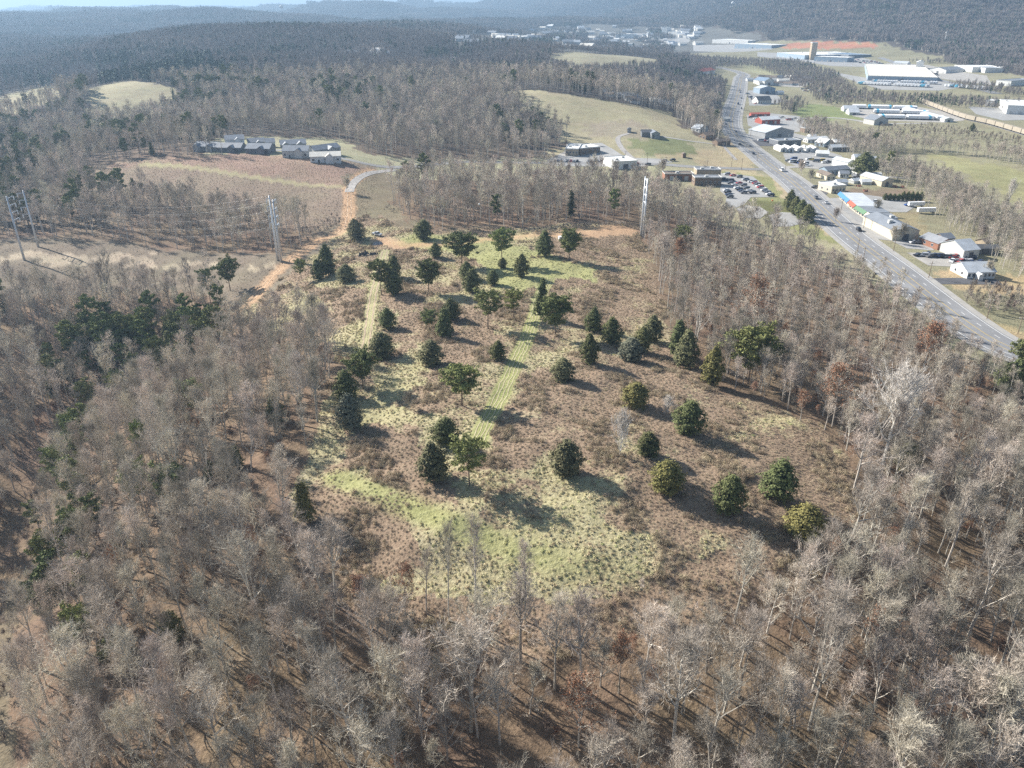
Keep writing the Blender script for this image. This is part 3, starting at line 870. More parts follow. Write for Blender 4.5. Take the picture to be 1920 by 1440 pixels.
def place_tree(P_, name, x, y, s, rz, sx=1.0, tiltv=(0, 0), parts=(('trunk', 'trunk'), ('crown', 'crown')), **k):
    e = empty(name, (x, y, float(Hh(x, y)) - .1), rz, **k)
    e.rotation_euler = (tiltv[0], tiltv[1], rz)
    e.scale = (s * sx, s * sx, s)
    for nm, key in parts:
        link(nm, P_[key], e)
    return e
G_BARE = 'bare trees of the grey winter wood'
for n_, i in enumerate(chosen):
    Bt = BARE[rr.integers(0, len(BARE))]
    px_ = pxx[i]
    if px_ < 640: lab, g = 'bare grey tree in the near wood left of the meadow', 'bare trees of the near wood left of the meadow'
    elif px_ < 1330: lab, g = 'bare grey tree in the near wood below the meadow', 'bare trees of the near wood below the meadow'
    else: lab, g = 'bare grey tree in the near wood right of the meadow', 'bare trees of the near wood right of the meadow'
    place_tree(Bt, 'bare_tree', bx[i], by[i], rr.uniform(.5, .95) * (.78 if bx[i] > 60 and by[i] > 170 else (1.15 if by[i] < 125 else .98)), rr.uniform(0, 6.28), rr.uniform(.85, 1.15), rr.normal(0, .045, 2), label=lab, cat='tree', group=g)
C_BARE = proto_coll('wood_tree', [b['both'] for b in BARE])
C_MID = proto_coll('wood_tree_mid', MID)
dr_ = np.hypot(bx[rest], by[rest])
a_ = rest[dr_ < 260]; b_ = rest[dr_ >= 260]
scatter('bare_woods', bx[a_], by[a_], rr.uniform(0, 6.28, len(a_)), rr.uniform(.48, .98, len(a_)) * np.where((bx[a_] > 60) & (by[a_] > 170), .78, 1), rr.integers(0, len(BARE), len(a_)), C_BARE, label='bare grey winter woods round the meadow', cat='woods', tilt=.04)
eb = inside(EAST, bx[b_], by[b_])
scatter('bare_woods', bx[b_], by[b_], rr.uniform(0, 6.28, len(b_)), rr.uniform(.55, .98, len(b_)) * np.where(eb, .68, np.where(bx[b_] > 60, .74, 1)), rr.integers(0, len(MID), len(b_)), C_MID, label='bare grey woods beyond and beside the meadow', cat='woods', tilt=.03)
C_CON = proto_coll('evergreen', CONIF)
ex, ey = X[ever], Y[ever]
scatter('evergreen_woods', ex, ey, rr.uniform(0, 6.28, len(ex)), rr.uniform(.5, .9, len(ex)) * np.where(inside(GRNP, ex, ey), 1.12, 1), rr.integers(0, len(CONIF), len(ex)), C_CON, label='scattered evergreens among the bare valley woods', cat='woods')

# woods 380 m to 1000 m
X, Y = jitter_grid(-900, 900, 200, 1050, 6.0, .9, 21)
dk = np.hypot(X, Y)
k = infront(X, Y, .72) & (dk >= 380) & (dk < 1020) & ~is_open(X, Y)
X, Y, dk = X[k], Y[k], dk[k]
ev = (wob(X, Y, 60, 70) + .35 * wob(X, Y, 14, 71) > .72) | ((X < -150) & (wob(X, Y, 90, 72) > .25)) & (rr.uniform(size=len(X)) < .6)
ev &= rr.uniform(size=len(X)) < .7
scatter('bare_woods', X[~ev], Y[~ev], rr.uniform(0, 6.28, (~ev).sum()), rr.uniform(.65, 1.05, (~ev).sum()) * np.where(inside(EAST, X[~ev], Y[~ev]), .68, 1), rr.integers(0, len(MID), (~ev).sum()), C_MID, label='bare grey woods on the hills behind the fields', cat='woods', tilt=.03)
scatter('evergreen_woods', X[ev], Y[ev], rr.uniform(0, 6.28, ev.sum()), rr.uniform(.6, 1.1, ev.sum()), rr.integers(0, len(CONIF), ev.sum()), C_CON, label='dark evergreens among the bare hill woods', cat='woods')

# farther hills: patches of forest, each patch a mesh of some forty small trees
def forest_patch(seed, frac_ever):
    rg = np.random.default_rng(seed); R = 26
    V0, F0, V1, F1 = [], [], [], []
    TR, CR, EV = [], [], []
    m = 62
    a = rg.uniform(0, 2 * PI, m); r = R * np.sqrt(rg.uniform(0, 1, m))
    for i in range(m):
        c = np.array([r[i] * math.cos(a[i]), r[i] * math.sin(a[i]), -1.0]); h = rg.uniform(11, 19)
        if rg.uniform() < frac_ever:
            q = 26; t = rg.uniform(.15, 1, q); aa = rg.uniform(0, 2 * PI, q); rad = (1 - t * .8) * 3.2
            cc = c + np.stack([np.cos(aa) * rad, np.sin(aa) * rad, t * h], 1)
            EV.append(leaf_tris(cc, unit(np.stack([np.cos(aa), np.sin(aa), np.full(q, .8)], 1) + rg.normal(0, .3, (q, 3))), np.full(q, 3.0), rg))
        else:
            TR.append(blades(np.array([c]), np.array([c + [0, 0, h * .8]]), np.array([.7]), rg))
            q = 44; aa = rg.uniform(0, 2 * PI, q); t0 = rg.uniform(.3, .7, q)
            p = c + np.stack([np.cos(aa) * .8, np.sin(aa) * .8, t0 * h], 1)
            e = c + np.stack([np.cos(aa) * rg.uniform(1.5, 4.2, q), np.sin(aa) * rg.uniform(1.5, 4.2, q), np.minimum(1.05, t0 + rg.uniform(.15, .4, q)) * h], 1)
            CR.append(blades(p, e, np.full(q, .42), rg))
    parts = []; mats = []; mi = []
    for L_, mt in ((TR, BARK), (CR, TWIGF), (EV, CEDFAR)):
        if L_:
            V, Fs = stack(L_); parts.append((V, np.vstack(Fs))); mats.append(mt)
    V, Fs = stack(parts)
    mi = np.concatenate([np.full(len(f), i) for i, f in enumerate(Fs)])
    return mesh_np('forest_patch', V, Fs, mats, mi)
TWIGF = mat('far_twigs', (.20, .18, .17), col2=(.32, .275, .24), scale=.006, coords='W', objvar=.18, hue=.012)
CEDFAR = mat('far_evergreen', (.055, .08, .045), objvar=.25)
PATCH = [forest_patch(500 + i, f) for i, f in enumerate((.04, .04, .12, .12, .75, .8))]
C_PAT = proto_coll('forest_patch', PATCH)
def patches(seed, d0, d1, step, s, name_label, ang=.68):
    X, Y = jitter_grid(-d1 * .8, d1 * .8, d0 * .7, d1, step, 1, seed, .35)
    dk = np.hypot(X, Y)
    k = infront(X, Y, ang) & (dk >= d0) & (dk < d1)
    X, Y, dk = X[k], Y[k], dk[k]
    op = near_mask([EAST], X, Y, 8) & ~near_mask(BELTS, X, Y, 4)
    for q in (FIELD2, FIELD3, FIELD4, HILLF): op |= inside(q, X, Y)
    tw_ = inside(TOWN, X, Y); op |= tw_ & (wob(X, Y, 45, 33) > -.6)
    op |= inside(REDEARTH, X, Y)
    op |= (dk > 2300) & (wob(X, Y, 160, 34) > 1.25)
    for a_o in np.arange(0, 6.28, 1.05):
        xo, yo = X + 20 * math.cos(a_o), Y + 20 * math.sin(a_o)
        op |= inside(EAST, xo, yo) | inside(REDEARTH, xo, yo) | inside(FIELD4, xo, yo)
    X, Y, dk = X[~op], Y[~op], dk[~op]
    w = wob(X, Y, 110, 35) + ((X < -100) & (dk < 1800)) * .45
    w += np.random.default_rng(seed).normal(0, .3, len(X))
    pick = np.where(w > 1.0, 4 + (rr.uniform(size=len(X)) > .5), np.where(w > .2, 2 + (rr.uniform(size=len(X)) > .5), rr.integers(0, 2, len(X)) * 1))
    scatter('far_forest', X, Y, rr.uniform(0, 6.28, len(X)), np.stack([np.full(len(X), s), np.full(len(X), s), rr.uniform(.85, 1.1, len(X)) * (1 + (s - 1) * .35)], 1), pick.astype(int), C_PAT, label=name_label, cat='woods')
bl = [jitter_grid(p[:, 0].min(), p[:, 0].max(), p[:, 1].min(), p[:, 1].max(), 5.2, 1, 400 + i) for i, p in enumerate(BELTS)]
X, Y = np.concatenate([b[0] for b in bl]), np.concatenate([b[1] for b in bl])
dk = np.hypot(X, Y); k = near_mask(BELTS, X, Y, 3) & (dk < 1000); X, Y = X[k], Y[k]
scatter('creek_woods', X, Y, rr.uniform(0, 6.28, len(X)), rr.uniform(.4, .72, len(X)), rr.integers(0, len(MID), len(X)), C_MID, label='dense bare trees along the creek and railway on the plain', cat='woods', tilt=.04)
EVH = P((180,120),(330,92),(430,140),(410,215),(250,240),(195,215))
def far_tree(seed, ev):
    rg = np.random.default_rng(seed); h = rg.uniform(12, 18)
    if ev:
        q = 34; t = rg.uniform(.12, 1, q); aa = rg.uniform(0, 2 * PI, q); rad = (1 - t * .82) * 3.0
        cc = np.stack([np.cos(aa) * rad, np.sin(aa) * rad, t * h], 1)
        V, F = leaf_tris(cc, unit(np.stack([np.cos(aa), np.sin(aa), np.full(q, .8)], 1) + rg.normal(0, .3, (q, 3))), np.full(q, 2.4), rg)
        return mesh_np('far_evergreen', V, F, CEDFAR)
    tr = blades(np.array([[0, 0, -1.]]), np.array([[0, 0, h * .8]]), np.array([.6]), rg)
    q = 64; aa = rg.uniform(0, 2 * PI, q); t0 = rg.uniform(.22, .7, q)
    p = np.stack([np.cos(aa) * .7, np.sin(aa) * .7, t0 * h], 1); e_ = np.stack([np.cos(aa) * rg.uniform(1.2, 3.8, q), np.sin(aa) * rg.uniform(1.2, 3.8, q), np.minimum(1.05, t0 + rg.uniform(.15, .42, q)) * h], 1)
    cr = blades(p, e_, np.full(q, .30), rg)
    V, Fs = stack([tr, cr])
    return mesh_np('far_bare', V, np.vstack(Fs), TWIGF)
C_FT = proto_coll('far_tree', [far_tree(600 + k, k > 3) for k in range(6)])
X, Y = jitter_grid(-1400, 1400, 700, 1950, 7.2, .92, 29)
dk = np.hypot(X, Y); k = infront(X, Y, .68) & (dk >= 1000) & (dk < 1900)
X, Y, dk = X[k], Y[k], dk[k]
op = near_mask([EAST], X, Y, 2) & ~near_mask(BELTS, X, Y, 3)
for q in (FIELD2, FIELD3, FIELD4, HILLF, ROADROW): op |= inside(q, X, Y)
tw_ = inside(TOWN, X, Y); op |= tw_ & (wob(X, Y, 45, 33) > -.6)
X, Y = X[~op], Y[~op]
w = wob(X, Y, 110, 35) + (X < -100) * .3 + wob(X, Y, 30, 36) * .4 + 1.0 * inside(EVH, X, Y)
evm = rr.uniform(size=len(X)) < np.clip((w - .35) * .8, .02, .9)
sc_ = rr.uniform(.75, 1.15, len(X)) * np.where(inside(EAST, X, Y), .7, 1)
scatter('hill_forest', X, Y, rr.uniform(0, 6.28, len(X)), sc_, np.where(evm, 4 + (rr.uniform(size=len(X)) > .5), rr.integers(0, 4, len(X))).astype(int), C_FT, label='grey brown forest on the middle hills', cat='woods')
patches(31, 1900, 2900, 30, 1.05, 'grey blue forest behind the middle hills')
patches(32, 2900, 5200, 38, 1.35, 'hazy blue forest on the far hills', .66)
patches(33, 5200, 11000, 84, 2.6, 'faint blue forest on the farthest ridges', .64)

# ================================================================ TREES OF THE MEADOW
def base_of(px, py):
    X, Y = at(np.array([px], float), np.array([py], float)); return float(X[0]), float(Y[0])
def real_size(px, py, hpx, wpx):
    x, y = base_of(px, py); z = float(Hh(x, y))
    w = y * CP - (z - CAM_Z) * SP
    dep = math.atan2(CAM_Z - z, math.hypot(x, y))
    W = wpx * w / FPX
    Hm = (hpx * w / FPX - W * .35 * math.sin(dep)) / math.cos(dep)
    return x, y, z, max(Hm, 1.5), W

_cache = {}
def ced_proto(pr, k, mt):
    key = (pr, k, mt.name)
    if key not in _cache:
        c, h_, t = cedar(8.0, 6.0, np.random.default_rng(700 + k * 7 + len(pr)), pr, n=95, leaf=.40, per=44)
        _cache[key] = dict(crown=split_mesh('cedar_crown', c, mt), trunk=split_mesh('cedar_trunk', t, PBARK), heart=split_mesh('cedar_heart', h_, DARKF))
    return _cache[key]
def pine_proto(k, mt):
    key = ('pine', k, mt.name)
    if key not in _cache:
        c, t = pine(12.0, 10.0, np.random.default_rng(800 + k), clear=[.38, .42, .34, .46][k % 4], nb=[36, 30, 40, 26][k % 4], sparse=[1.0, .9, 1.0, .7][k % 4], leaf=.42)
        _cache[key] = dict(crown=split_mesh('pine_crown', c, mt), trunk=split_mesh('pine_trunk', t, PBARK))
    return _cache[key]

# (kind, base x, base y, height px, width px, material, shape, label)
MT = [
 ('c',671,449,40,34,CEDBR,'round','broad dark cedar beside the dirt track junction, left of the parked pickup'),
 ('c',793,447,37,38,CEDAR,'round','loose dark cedar on the meadow top edge, just below the brush bank'),
 ('c',818,482,28,26,CEDAR,'egg','small round cedar standing just left of the largest upper pine'),
 ('p',866,500,64,64,PINE,0,'largest broad pine in the top of the meadow, beside the green grass'),
 ('c',884,548,46,36,CEDAR,'egg','dark cedar hugging the foot of the largest upper pine'),
 ('c',877,522,34,32,CEDAR,'egg','dark cedar tucked between the largest upper pine and another cedar'),
 ('p',941,495,66,48,PINEL,1,'tall light green pine above a small cedar at the top of the green grass'),
 ('c',942,502,20,18,CEDAR,'egg','tiny cedar growing under the tall light green pine'),
 ('c',1021,480,49,36,CEDAR,'egg','pointed cedar on the bright green grass left of the white box'),
 ('p',1067,489,58,48,PINE,2,'bushy pine beside the white box at the meadow top right'),
 ('c',977,519,44,30,CEDAR,'egg','narrow dark cedar in the bright green grass, left of the mown strip'),
 ('c',924,534,30,24,CEDAR,'round','small dark cedar between the cedar pair and the narrow cedar'),
 ('c',616,516,58,34,CEDAR,'egg','tallest dark cedar of the cluster near the steel pole pair'),
 ('c',599,525,40,26,CEDAR,'egg','mid sized cedar on the left of the tall one in the upper left cluster'),
 ('p',566,527,40,27,PINEL,3,'pale thin young pine at the left end of the upper left cluster'),
 ('c',649,529,36,36,CEDBR,'round','low round brownish cedar at the right end of the upper left cluster'),
 ('p',715,553,66,48,PINE,1,'tall pine right beside the pale wheel track'),
 ('c',737,522,44,30,CEDAR,'egg','dark cedar behind the tall pine beside the wheel track'),
 ('c',740,552,46,36,CEDAR,'round','broad dark cedar in front of the tall pine beside the wheel track'),
 ('p',804,548,60,50,PINE,2,'round headed pine standing alone right of the wheel track pine'),
 ('c',849,598,41,38,CEDAR,'egg','dark cedar behind the large conical cedar'),
 ('p',805,618,37,34,PINE,0,'small bushy pine left of the large conical cedar'),
 ('c',835,633,56,42,CEDAR,'cone','large conical dark cedar in the middle left of the meadow'),
 ('c',726,615,41,36,CEDAR,'egg','dark cedar beside the wheel track, above the broad one'),
 ('c',717,670,52,50,CEDBR,'round','broad full cedar near the lower end of the wheel track'),
 ('p',915,616,72,62,PINE,3,'tall pine with a bare trunk left of the thin pale pine'),
 ('p',963,598,55,42,PINEL,3,'thin pale pine left of the mown green strip'),
 ('c',1014,597,72,36,CEDAR,'cone','tallest narrow dark cedar touching the mown strip'),
 ('p',1041,629,76,66,PINE,2,'big spreading pine on the right edge of the mown strip'),
 ('c',1111,622,47,34,CEDAR,'egg','dark cedar right of the big spreading pine'),
 ('c',1147,643,53,42,CEDAR,'egg','broad dark cedar next to the one right of the spreading pine'),
 ('c',1106,682,58,36,CEDAR,'egg','upright cedar with a short bare trunk in the centre right of the meadow'),
 ('c',1185,676,48,50,GREYB,'round','loose grey green bush beside a dark cedar near the right wood'),
 ('c',1202,660,50,38,CEDAR,'egg','dark cedar behind the loose grey green bush'),
 ('c',1224,640,52,38,CEDBR,'egg','bronze cedar at the foot of the right wood'),
 ('c',1272,668,70,46,CEDAR,'cone','tall dark cedar inside the edge of the right wood'),
 ('c',933,674,38,33,CEDAR,'egg','small black green cedar alone just left of the mown strip'),
 ('c',808,683,50,49,CEDBR,'round','round bronze cedar alone above the pale grass'),
 ('c',1056,714,48,46,CEDBR,'round','round bronze cedar alone on brown ground right of the mown strip'),
 ('p',681,729,73,62,PINE,0,'dark pine on the meadow left edge below the wheel track'),
 ('c',650,748,58,46,CEDAR,'round','dark cedar behind the left edge pine, against the bare wood'),
 ('c',659,802,70,52,GREYB,'egg','tall grey green cedar on the left edge of the meadow'),
 ('p',866,760,80,74,PINEL,0,'large open pine casting a long shadow over the end of the mown strip'),
 ('c',833,831,56,54,CEDAR,'round','dark cedar just behind the two trees in the lower middle of the meadow'),
 ('c',817,899,76,62,CEDBR,'egg','large dense cedar beside the open grey trunked pine'),
 ('p',880,910,92,76,PINEL,3,'open pine with a pale trunk at the top of the straw grass'),
 ('c',1061,888,72,62,CEDBR,'egg','full olive green cedar in the lower centre of the meadow'),
 ('c',1190,761,52,54,OLIVE,'round','tufted olive cedar alone in the right half of the meadow'),
 ('c',1332,722,75,42,OLIVE,'egg','tall olive cedar on the path along the right wood'),
 ('c',1288,809,68,60,CEDAR,'egg','large green cedar beside a small pale bare bush'),
 ('c',1216,853,48,46,CEDAR,'round','dark round cedar right of the pale many stemmed bush'),
 ('c',1249,920,66,64,OLIVE,'round','olive cedar upper left of the line of lower right cedars'),
 ('c',1362,957,78,60,CEDAR,'egg','upright cedar in the middle of the lower right group'),
 ('c',1453,932,80,70,CEDAR,'egg','largest round green cedar of the lower right group'),
 ('c',1506,1005,70,76,OLIVE,'round','yellow olive cedar at the lower right corner of the meadow'),
 ('c',573,980,80,48,OLIVE,'cone','olive cedar at the lower left edge of the meadow by the bare wood'),
]
rt_ = np.random.default_rng(55)
for i, (kd, px, py, hp, wp, mt, shp_, lab) in enumerate(MT):
    x, y, z, Hm, W = real_size(px, py, hp, wp)
    e = empty('cedar_tree' if kd == 'c' else 'pine_tree', (x, y, z - .05), float(rt_.uniform(0, 6.28)), label=lab, cat='cedar tree' if kd == 'c' else 'pine tree')
    if kd == 'c':
        p_ = ced_proto(shp_, i % 3, mt); e.scale = (W / 6.6, W / 6.6, Hm / 8.0); e.rotation_euler = (float(rt_.normal(0, .05)), float(rt_.normal(0, .05)), float(rt_.uniform(0, 6.28)))
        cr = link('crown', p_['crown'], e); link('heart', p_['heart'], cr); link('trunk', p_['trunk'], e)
    else:
        p_ = pine_proto(shp_, mt); e.scale = (W / 10.6, W / 10.6, Hm / 12.0)
        link('crown', p_['crown'], e); link('trunk', p_['trunk'], e)

def one(P_, name, px, py, hp, wp, nativeW, lab, cat, parts=(('trunk', 'trunk'), ('crown', 'crown'))):
    x, y, z, Hm, W = real_size(px, py, hp, wp)
    e = empty(name, (x, y, z - .05), float(rt_.uniform(0, 6.28)), label=lab, cat=cat)
    e.scale = (W / nativeW, W / nativeW, Hm / P_['h'])
    for nm, key in parts: link(nm, P_[key], e)
one(ROUNDB, 'bare_tree', 768, 770, 38, 40, 6.4, 'small round bare grey tree alone left of the large open pine', 'tree')
one(PALEBUSH, 'bare_tree', 1162, 854, 78, 54, 9.5, 'pale many stemmed bare bush beside a dark round cedar', 'bush')
one(PALEBUSH, 'bare_bush', 1252, 776, 34, 36, 9.5, 'small pale bare bush touching the large green cedar', 'bush')
one(PALE, 'bare_tree', 1655, 870, 190, 150, 18, 'large white limbed bare tree at the right edge of the meadow', 'tree')
one(PALE, 'bare_tree', 1885, 400, 60, 30, 18, 'white bare tree standing in the pale green field by the creek', 'tree')
for px, py, hp, wp, lab in [(842,1165,175,46,'slim bare tree leftmost of the row below the straw grass'), (893,1180,190,62,'forked bare tree in the middle of the row below the straw grass'),
                            (985,1165,150,58,'bare tree rightmost of the row below the straw grass'), (800,1150,120,52,'short bare tree at the left start of the row below the straw grass')]:
    one(BARE[4], 'bare_tree', px, py, hp, wp, 9.5, lab, 'tree')
RP = (('trunk', 'trunk'), ('crown', 'crown'), ('leaves', 'leaves'))
for px, py, hp, wp, k, lab in [(1408,650,122,84,0,'tree with rusty brown leaves in the right wood, behind the yellow green pine'), (1270,520,72,50,1,'reddish leaved tree at the upper edge of the right wood'),
                            (1560,800,118,84,0,'rust leaved tree on the right edge of the meadow, left of the white limbed tree'), (1500,790,60,46,1,'low rusty oak at the foot of the right wood'), (1725,715,112,80,1,'rusty leaved tree deep in the right wood'),
                            (1085,1400,130,100,0,'rusty leaved sapling in the bottom wood'), (1160,1300,110,80,1,'brown leaved tree in the wood below the meadow'), (1640,1240,110,90,0,'brown leaved tree low in the right hand wood'),
                            (680,1140,70,70,1,'low rusty leaved tree at the bottom left edge of the meadow'), (760,1150,90,70,0,'rusty leaved tree between the bare row and the left wood')]:
    one(RUSTY[k], 'rusty_tree', px, py, hp, wp, 9.5, lab, 'tree', RP)

# evergreens inside the woods
WT = [
 ('p',1402,720,112,98,PINEL,0,'broad yellow green pine in the right wood beside the meadow edge'),
 ('p',1280,470,46,46,PINE,1,'pine at the top of the right wood under the twin steel poles'),
 ('c',1700,880,60,50,CEDBR,'round','dark evergreen low in the right wood'),
 ('p',395,568,62,34,PINE,3,'pine standing at the clearing edge left of the narrow track'),
 ('p',432,545,60,44,PINE,0,'rounded pine just behind the clearing edge pine'),
 ('p',375,668,66,52,PINEL,2,'light pine in the band of green at the valley wood'),
 ('p',340,650,64,50,PINEL,0,'bushy light pine in the middle of the valley green band'),
 ('p',410,640,66,48,PINE,1,'darker pine at the right end of the valley green band'),
 ('p',305,718,84,46,PINEL,2,'tall bright yellow green pine on the brink of the left wood'),
 ('p',205,670,72,62,PINEL,0,'pale green pine leftmost in the valley green band'),
 ('p',262,664,74,52,PINEL,1,'pale green pine beside the leftmost one in the valley'),
 ('p',228,752,58,40,PINEL,2,'small bright pine in the dark valley below the green band'),
 ('p',168,775,62,44,PINEL,3,'small pale pine at the head of the left wood edge'),
 ('p',148,862,92,52,PINEL,1,'tall pine on the outer edge of the left wood'),
 ('p',128,930,96,56,PINEL,0,'olive pine below the tall outer edge pine'),
 ('p',155,1045,96,64,PINEL,2,'bright green pine on the lower outer edge of the left wood'),
 ('p',108,1100,110,60,PINEL,1,'olive pine by the valley slope at the far left'),
 ('p',100,1170,90,66,PINE,3,'dull green pine lowest on the outer left edge'),
 ('p',275,880,88,32,PINEL,3,'slender pine alone inside the left wood'),
 ('p',358,790,76,60,PINEL,0,'pine crown rising over the middle of the left wood'),
 ('p',283,745,60,54,PINEL,3,'spreading pine near the top of the left wood'),
 ('c',522,792,56,34,CEDAR,'egg','dark cedar leaning among grey trees of the left wood'),
 ('c',447,876,46,32,CEDAR,'cone','dark green cedar in the opening of the left wood'),
 ('c',424,892,44,34,CEDAR,'round','lower dark cedar beside the one in the left wood opening'),
 ('c',397,908,46,30,CEDAR,'egg','dark evergreen at the lower end of the left wood opening'),
 ('p',330,968,100,74,PINE,3,'dull grey green pine in the lower left wood'),
 ('p',268,960,96,60,PINEL,3,'thin olive pine in the lower left wood'),
 ('c',322,1200,62,50,CEDAR,'round','dark evergreen in the bottom left wood'),
 ('c',218,1235,70,62,CEDAR,'round','broad dark evergreen low in the bottom left wood'),
 ('p',162,1225,80,60,PINEL,3,'olive evergreen left of the broad dark one'),
 ('c',1895,738,72,62,CEDAR,'round','dark evergreen at the right frame edge above the road end'),
 ('p',1915,700,50,56,PINE,0,'green pine at the right frame edge beside the road end'),
 ('c',1285,690,76,48,CEDBR,'egg','bronze evergreen in the edge of the wood above the path'),
]
for i, (kd, px, py, hp, wp, mt, shp_, lab) in enumerate(WT):
    x, y, z, Hm, W = real_size(px, py, hp, wp)
    if kd == 'p': Hm = max(Hm, 11)
    e = empty('cedar_tree' if kd == 'c' else 'pine_tree', (x, y, z - .05), float(rt_.uniform(0, 6.28)), label=lab, cat='cedar tree' if kd == 'c' else 'pine tree')
    if kd == 'c':
        p_ = ced_proto(shp_, i % 3, mt); e.scale = (W / 6.6, W / 6.6, Hm / 8.0); e.rotation_euler = (float(rt_.normal(0, .05)), float(rt_.normal(0, .05)), float(rt_.uniform(0, 6.28)))
        cr = link('crown', p_['crown'], e); link('heart', p_['heart'], cr); link('trunk', p_['trunk'], e)
    else:
        p_ = pine_proto(shp_, mt); e.scale = (W / 10.6, W / 10.6, Hm / 12.0)
        link('crown', p_['crown'], e); link('trunk', p_['trunk'], e)

# ================================================================ GROUND COVER
def tussock(seed, H, W, n, w, arc=.35):
    V, Fs = clump_fn(H, W, n, np.random.default_rng(seed), w, arc); return V, Fs
def cover_meshes(tag_, specs, m):
    return proto_coll(tag_, [split_mesh(tag_, tussock(*s), m) for s in specs])
C_ST = cover_meshes('straw_clump', [(1, .62, 1.5, 46, .17, .25), (2, .5, 1.8, 46, .19, .15), (3, .75, 1.2, 40, .15, .4)], GRASS_ST)
C_GG = cover_meshes('green_clump', [(4, .5, 1.5, 44, .18, .2), (5, .4, 1.7, 44, .19, .15)], GRASS_GR)
C_BR = cover_meshes('bramble_clump', [(6, 1.3, 2.4, 110, .06, .5), (7, 1.0, 2.8, 110, .065, .4), (8, 1.6, 2.0, 100, .055, .6)], BRAMBLE)
C_WD = cover_meshes('weed_clump', [(9, .9, 1.4, 70, .06, .6), (10, .7, 1.8, 70, .07, .5)], WEED)
X, Y = jitter_grid(-130, 160, 90, 440, .82, 1, 61, .5)
m = near_mask([MEADOW], X, Y, 3)
X, Y = X[m], Y[m]
bs, gs, ds = sample(BIASG, X, Y), sample(GREENG, X, Y), sample(DIRTG, X, Y)
u = rr.uniform(size=len(X)); dist_ = np.hypot(X, Y)
bsj = bs + rr.normal(0, .10, len(X))
tw_ = dist_line(TRACKL, X, Y) < 1.8
sw_ = dist_line(GREENSTRIP, X, Y) < 2.5
ok = (ds < .3) & ~tw_ & ~sw_
thick = wob(X, Y, 9, 90)
g_ = ok & (bsj > 0)
st_ = g_ & (gs < .4) & (u < np.clip(.62 + .3 * thick, .2, .95))
gr_ = g_ & (gs >= .25) & (u < .22)
gg2 = g_ & (gs < .25) & (u > .95)
gr_ |= gg2
br_ = ok & (bsj <= 0) & (u < np.clip((thick - .05) * 1.3 - .2 * np.clip(bsj + .5, 0, 1), 0, .8))
wd_ = ok & ~g_ & ~br_ & (u > .22)
def sc_cover(name, k, coll, nk, s0, s1, lab, zs=1.0, cat='grass'):
    n_ = int(k.sum()); s = rr.uniform(s0, s1, n_)
    scatter(name, X[k], Y[k], rr.uniform(0, 6.28, n_), np.stack([s, s, s * zs * rr.uniform(.7, 1.2, n_)], 1), rr.integers(0, nk, n_), coll, label=lab, cat=cat)
sc_cover('straw_grass', st_, C_ST, 3, .3, .75, 'pale straw tussock grass across the meadow', .8)
sc_cover('green_grass', gr_, C_GG, 2, .3, .62, 'yellow green tussock grass in the meadow')
sc_cover('brambles', br_, C_BR, 3, .4, .9, 'purple brown bramble thicket in the meadow', cat='brambles')
sc_cover('dry_weeds', wd_, C_WD, 2, .3, .62, 'dry brown weeds in the meadow', .7, cat='weeds')
# brush on the wood floor and along edges
C_BUSH = proto_coll('brush', [split_mesh('brush', bare_tree(4.2, np.random.default_rng(900 + i), n1=9, n2=5, n3=5, n4=3, spread=.55, start=.02, tw=.05)[1], [TWIG, TWIG_BR, TWIG][i]) for i in range(3)])
X, Y = jitter_grid(-330, 330, 45, 420, 4.4, .7, 71)
k = infront(X, Y, .76) & ~is_open(X, Y) & (np.hypot(X, Y) < 400) & (wob(X, Y, 18, 73) > -.25)
X, Y = X[k], Y[k]
scatter('undergrowth', X, Y, rr.uniform(0, 6.28, len(X)), rr.uniform(.3, 1.3, len(X)), rr.integers(0, 3, len(X)), C_BUSH, label='grey brown undergrowth on the wood floor', cat='undergrowth')

X, Y = jitter_grid(-200, 200, 60, 300, 11, .5, 77); k = infront(X, Y, .76) & ~is_open(X, Y); X, Y = X[k], Y[k]
RM = []
for R_ in RUSTY:
    def _g(me_):
        v = np.zeros(len(me_.vertices) * 3, np.float32); me_.vertices.foreach_get('co', v)
        li = np.zeros(len(me_.loops), np.int32); me_.loops.foreach_get('vertex_index', li)
        tt = np.zeros(len(me_.polygons), np.int32); me_.polygons.foreach_get('loop_total', tt); return v.reshape(-1, 3), li, tt
    Va, La, Ta = _g(R_['crown']); Vb, Lb, Tb = _g(R_['leaves'])
    q4 = La[:(Ta == 4).sum() * 4].reshape(-1, 4); q3 = La[(Ta == 4).sum() * 4:].reshape(-1, 3)
    RM.append(mesh_np('beech_sapling', np.vstack([Va, Vb]), [q4, q3, Lb.reshape(-1, 3) + len(Va)], [TWIG, RUST], np.concatenate([np.zeros(len(q4) + len(q3), int), np.ones(len(Tb), int)])))
scatter('leafy_saplings', X, Y, rr.uniform(0, 6.28, len(X)), rr.uniform(.22, .5, len(X)), rr.integers(0, 2, len(X)), proto_coll('sapling', RM), label='saplings holding dry brown leaves under the bare woods', cat='saplings')
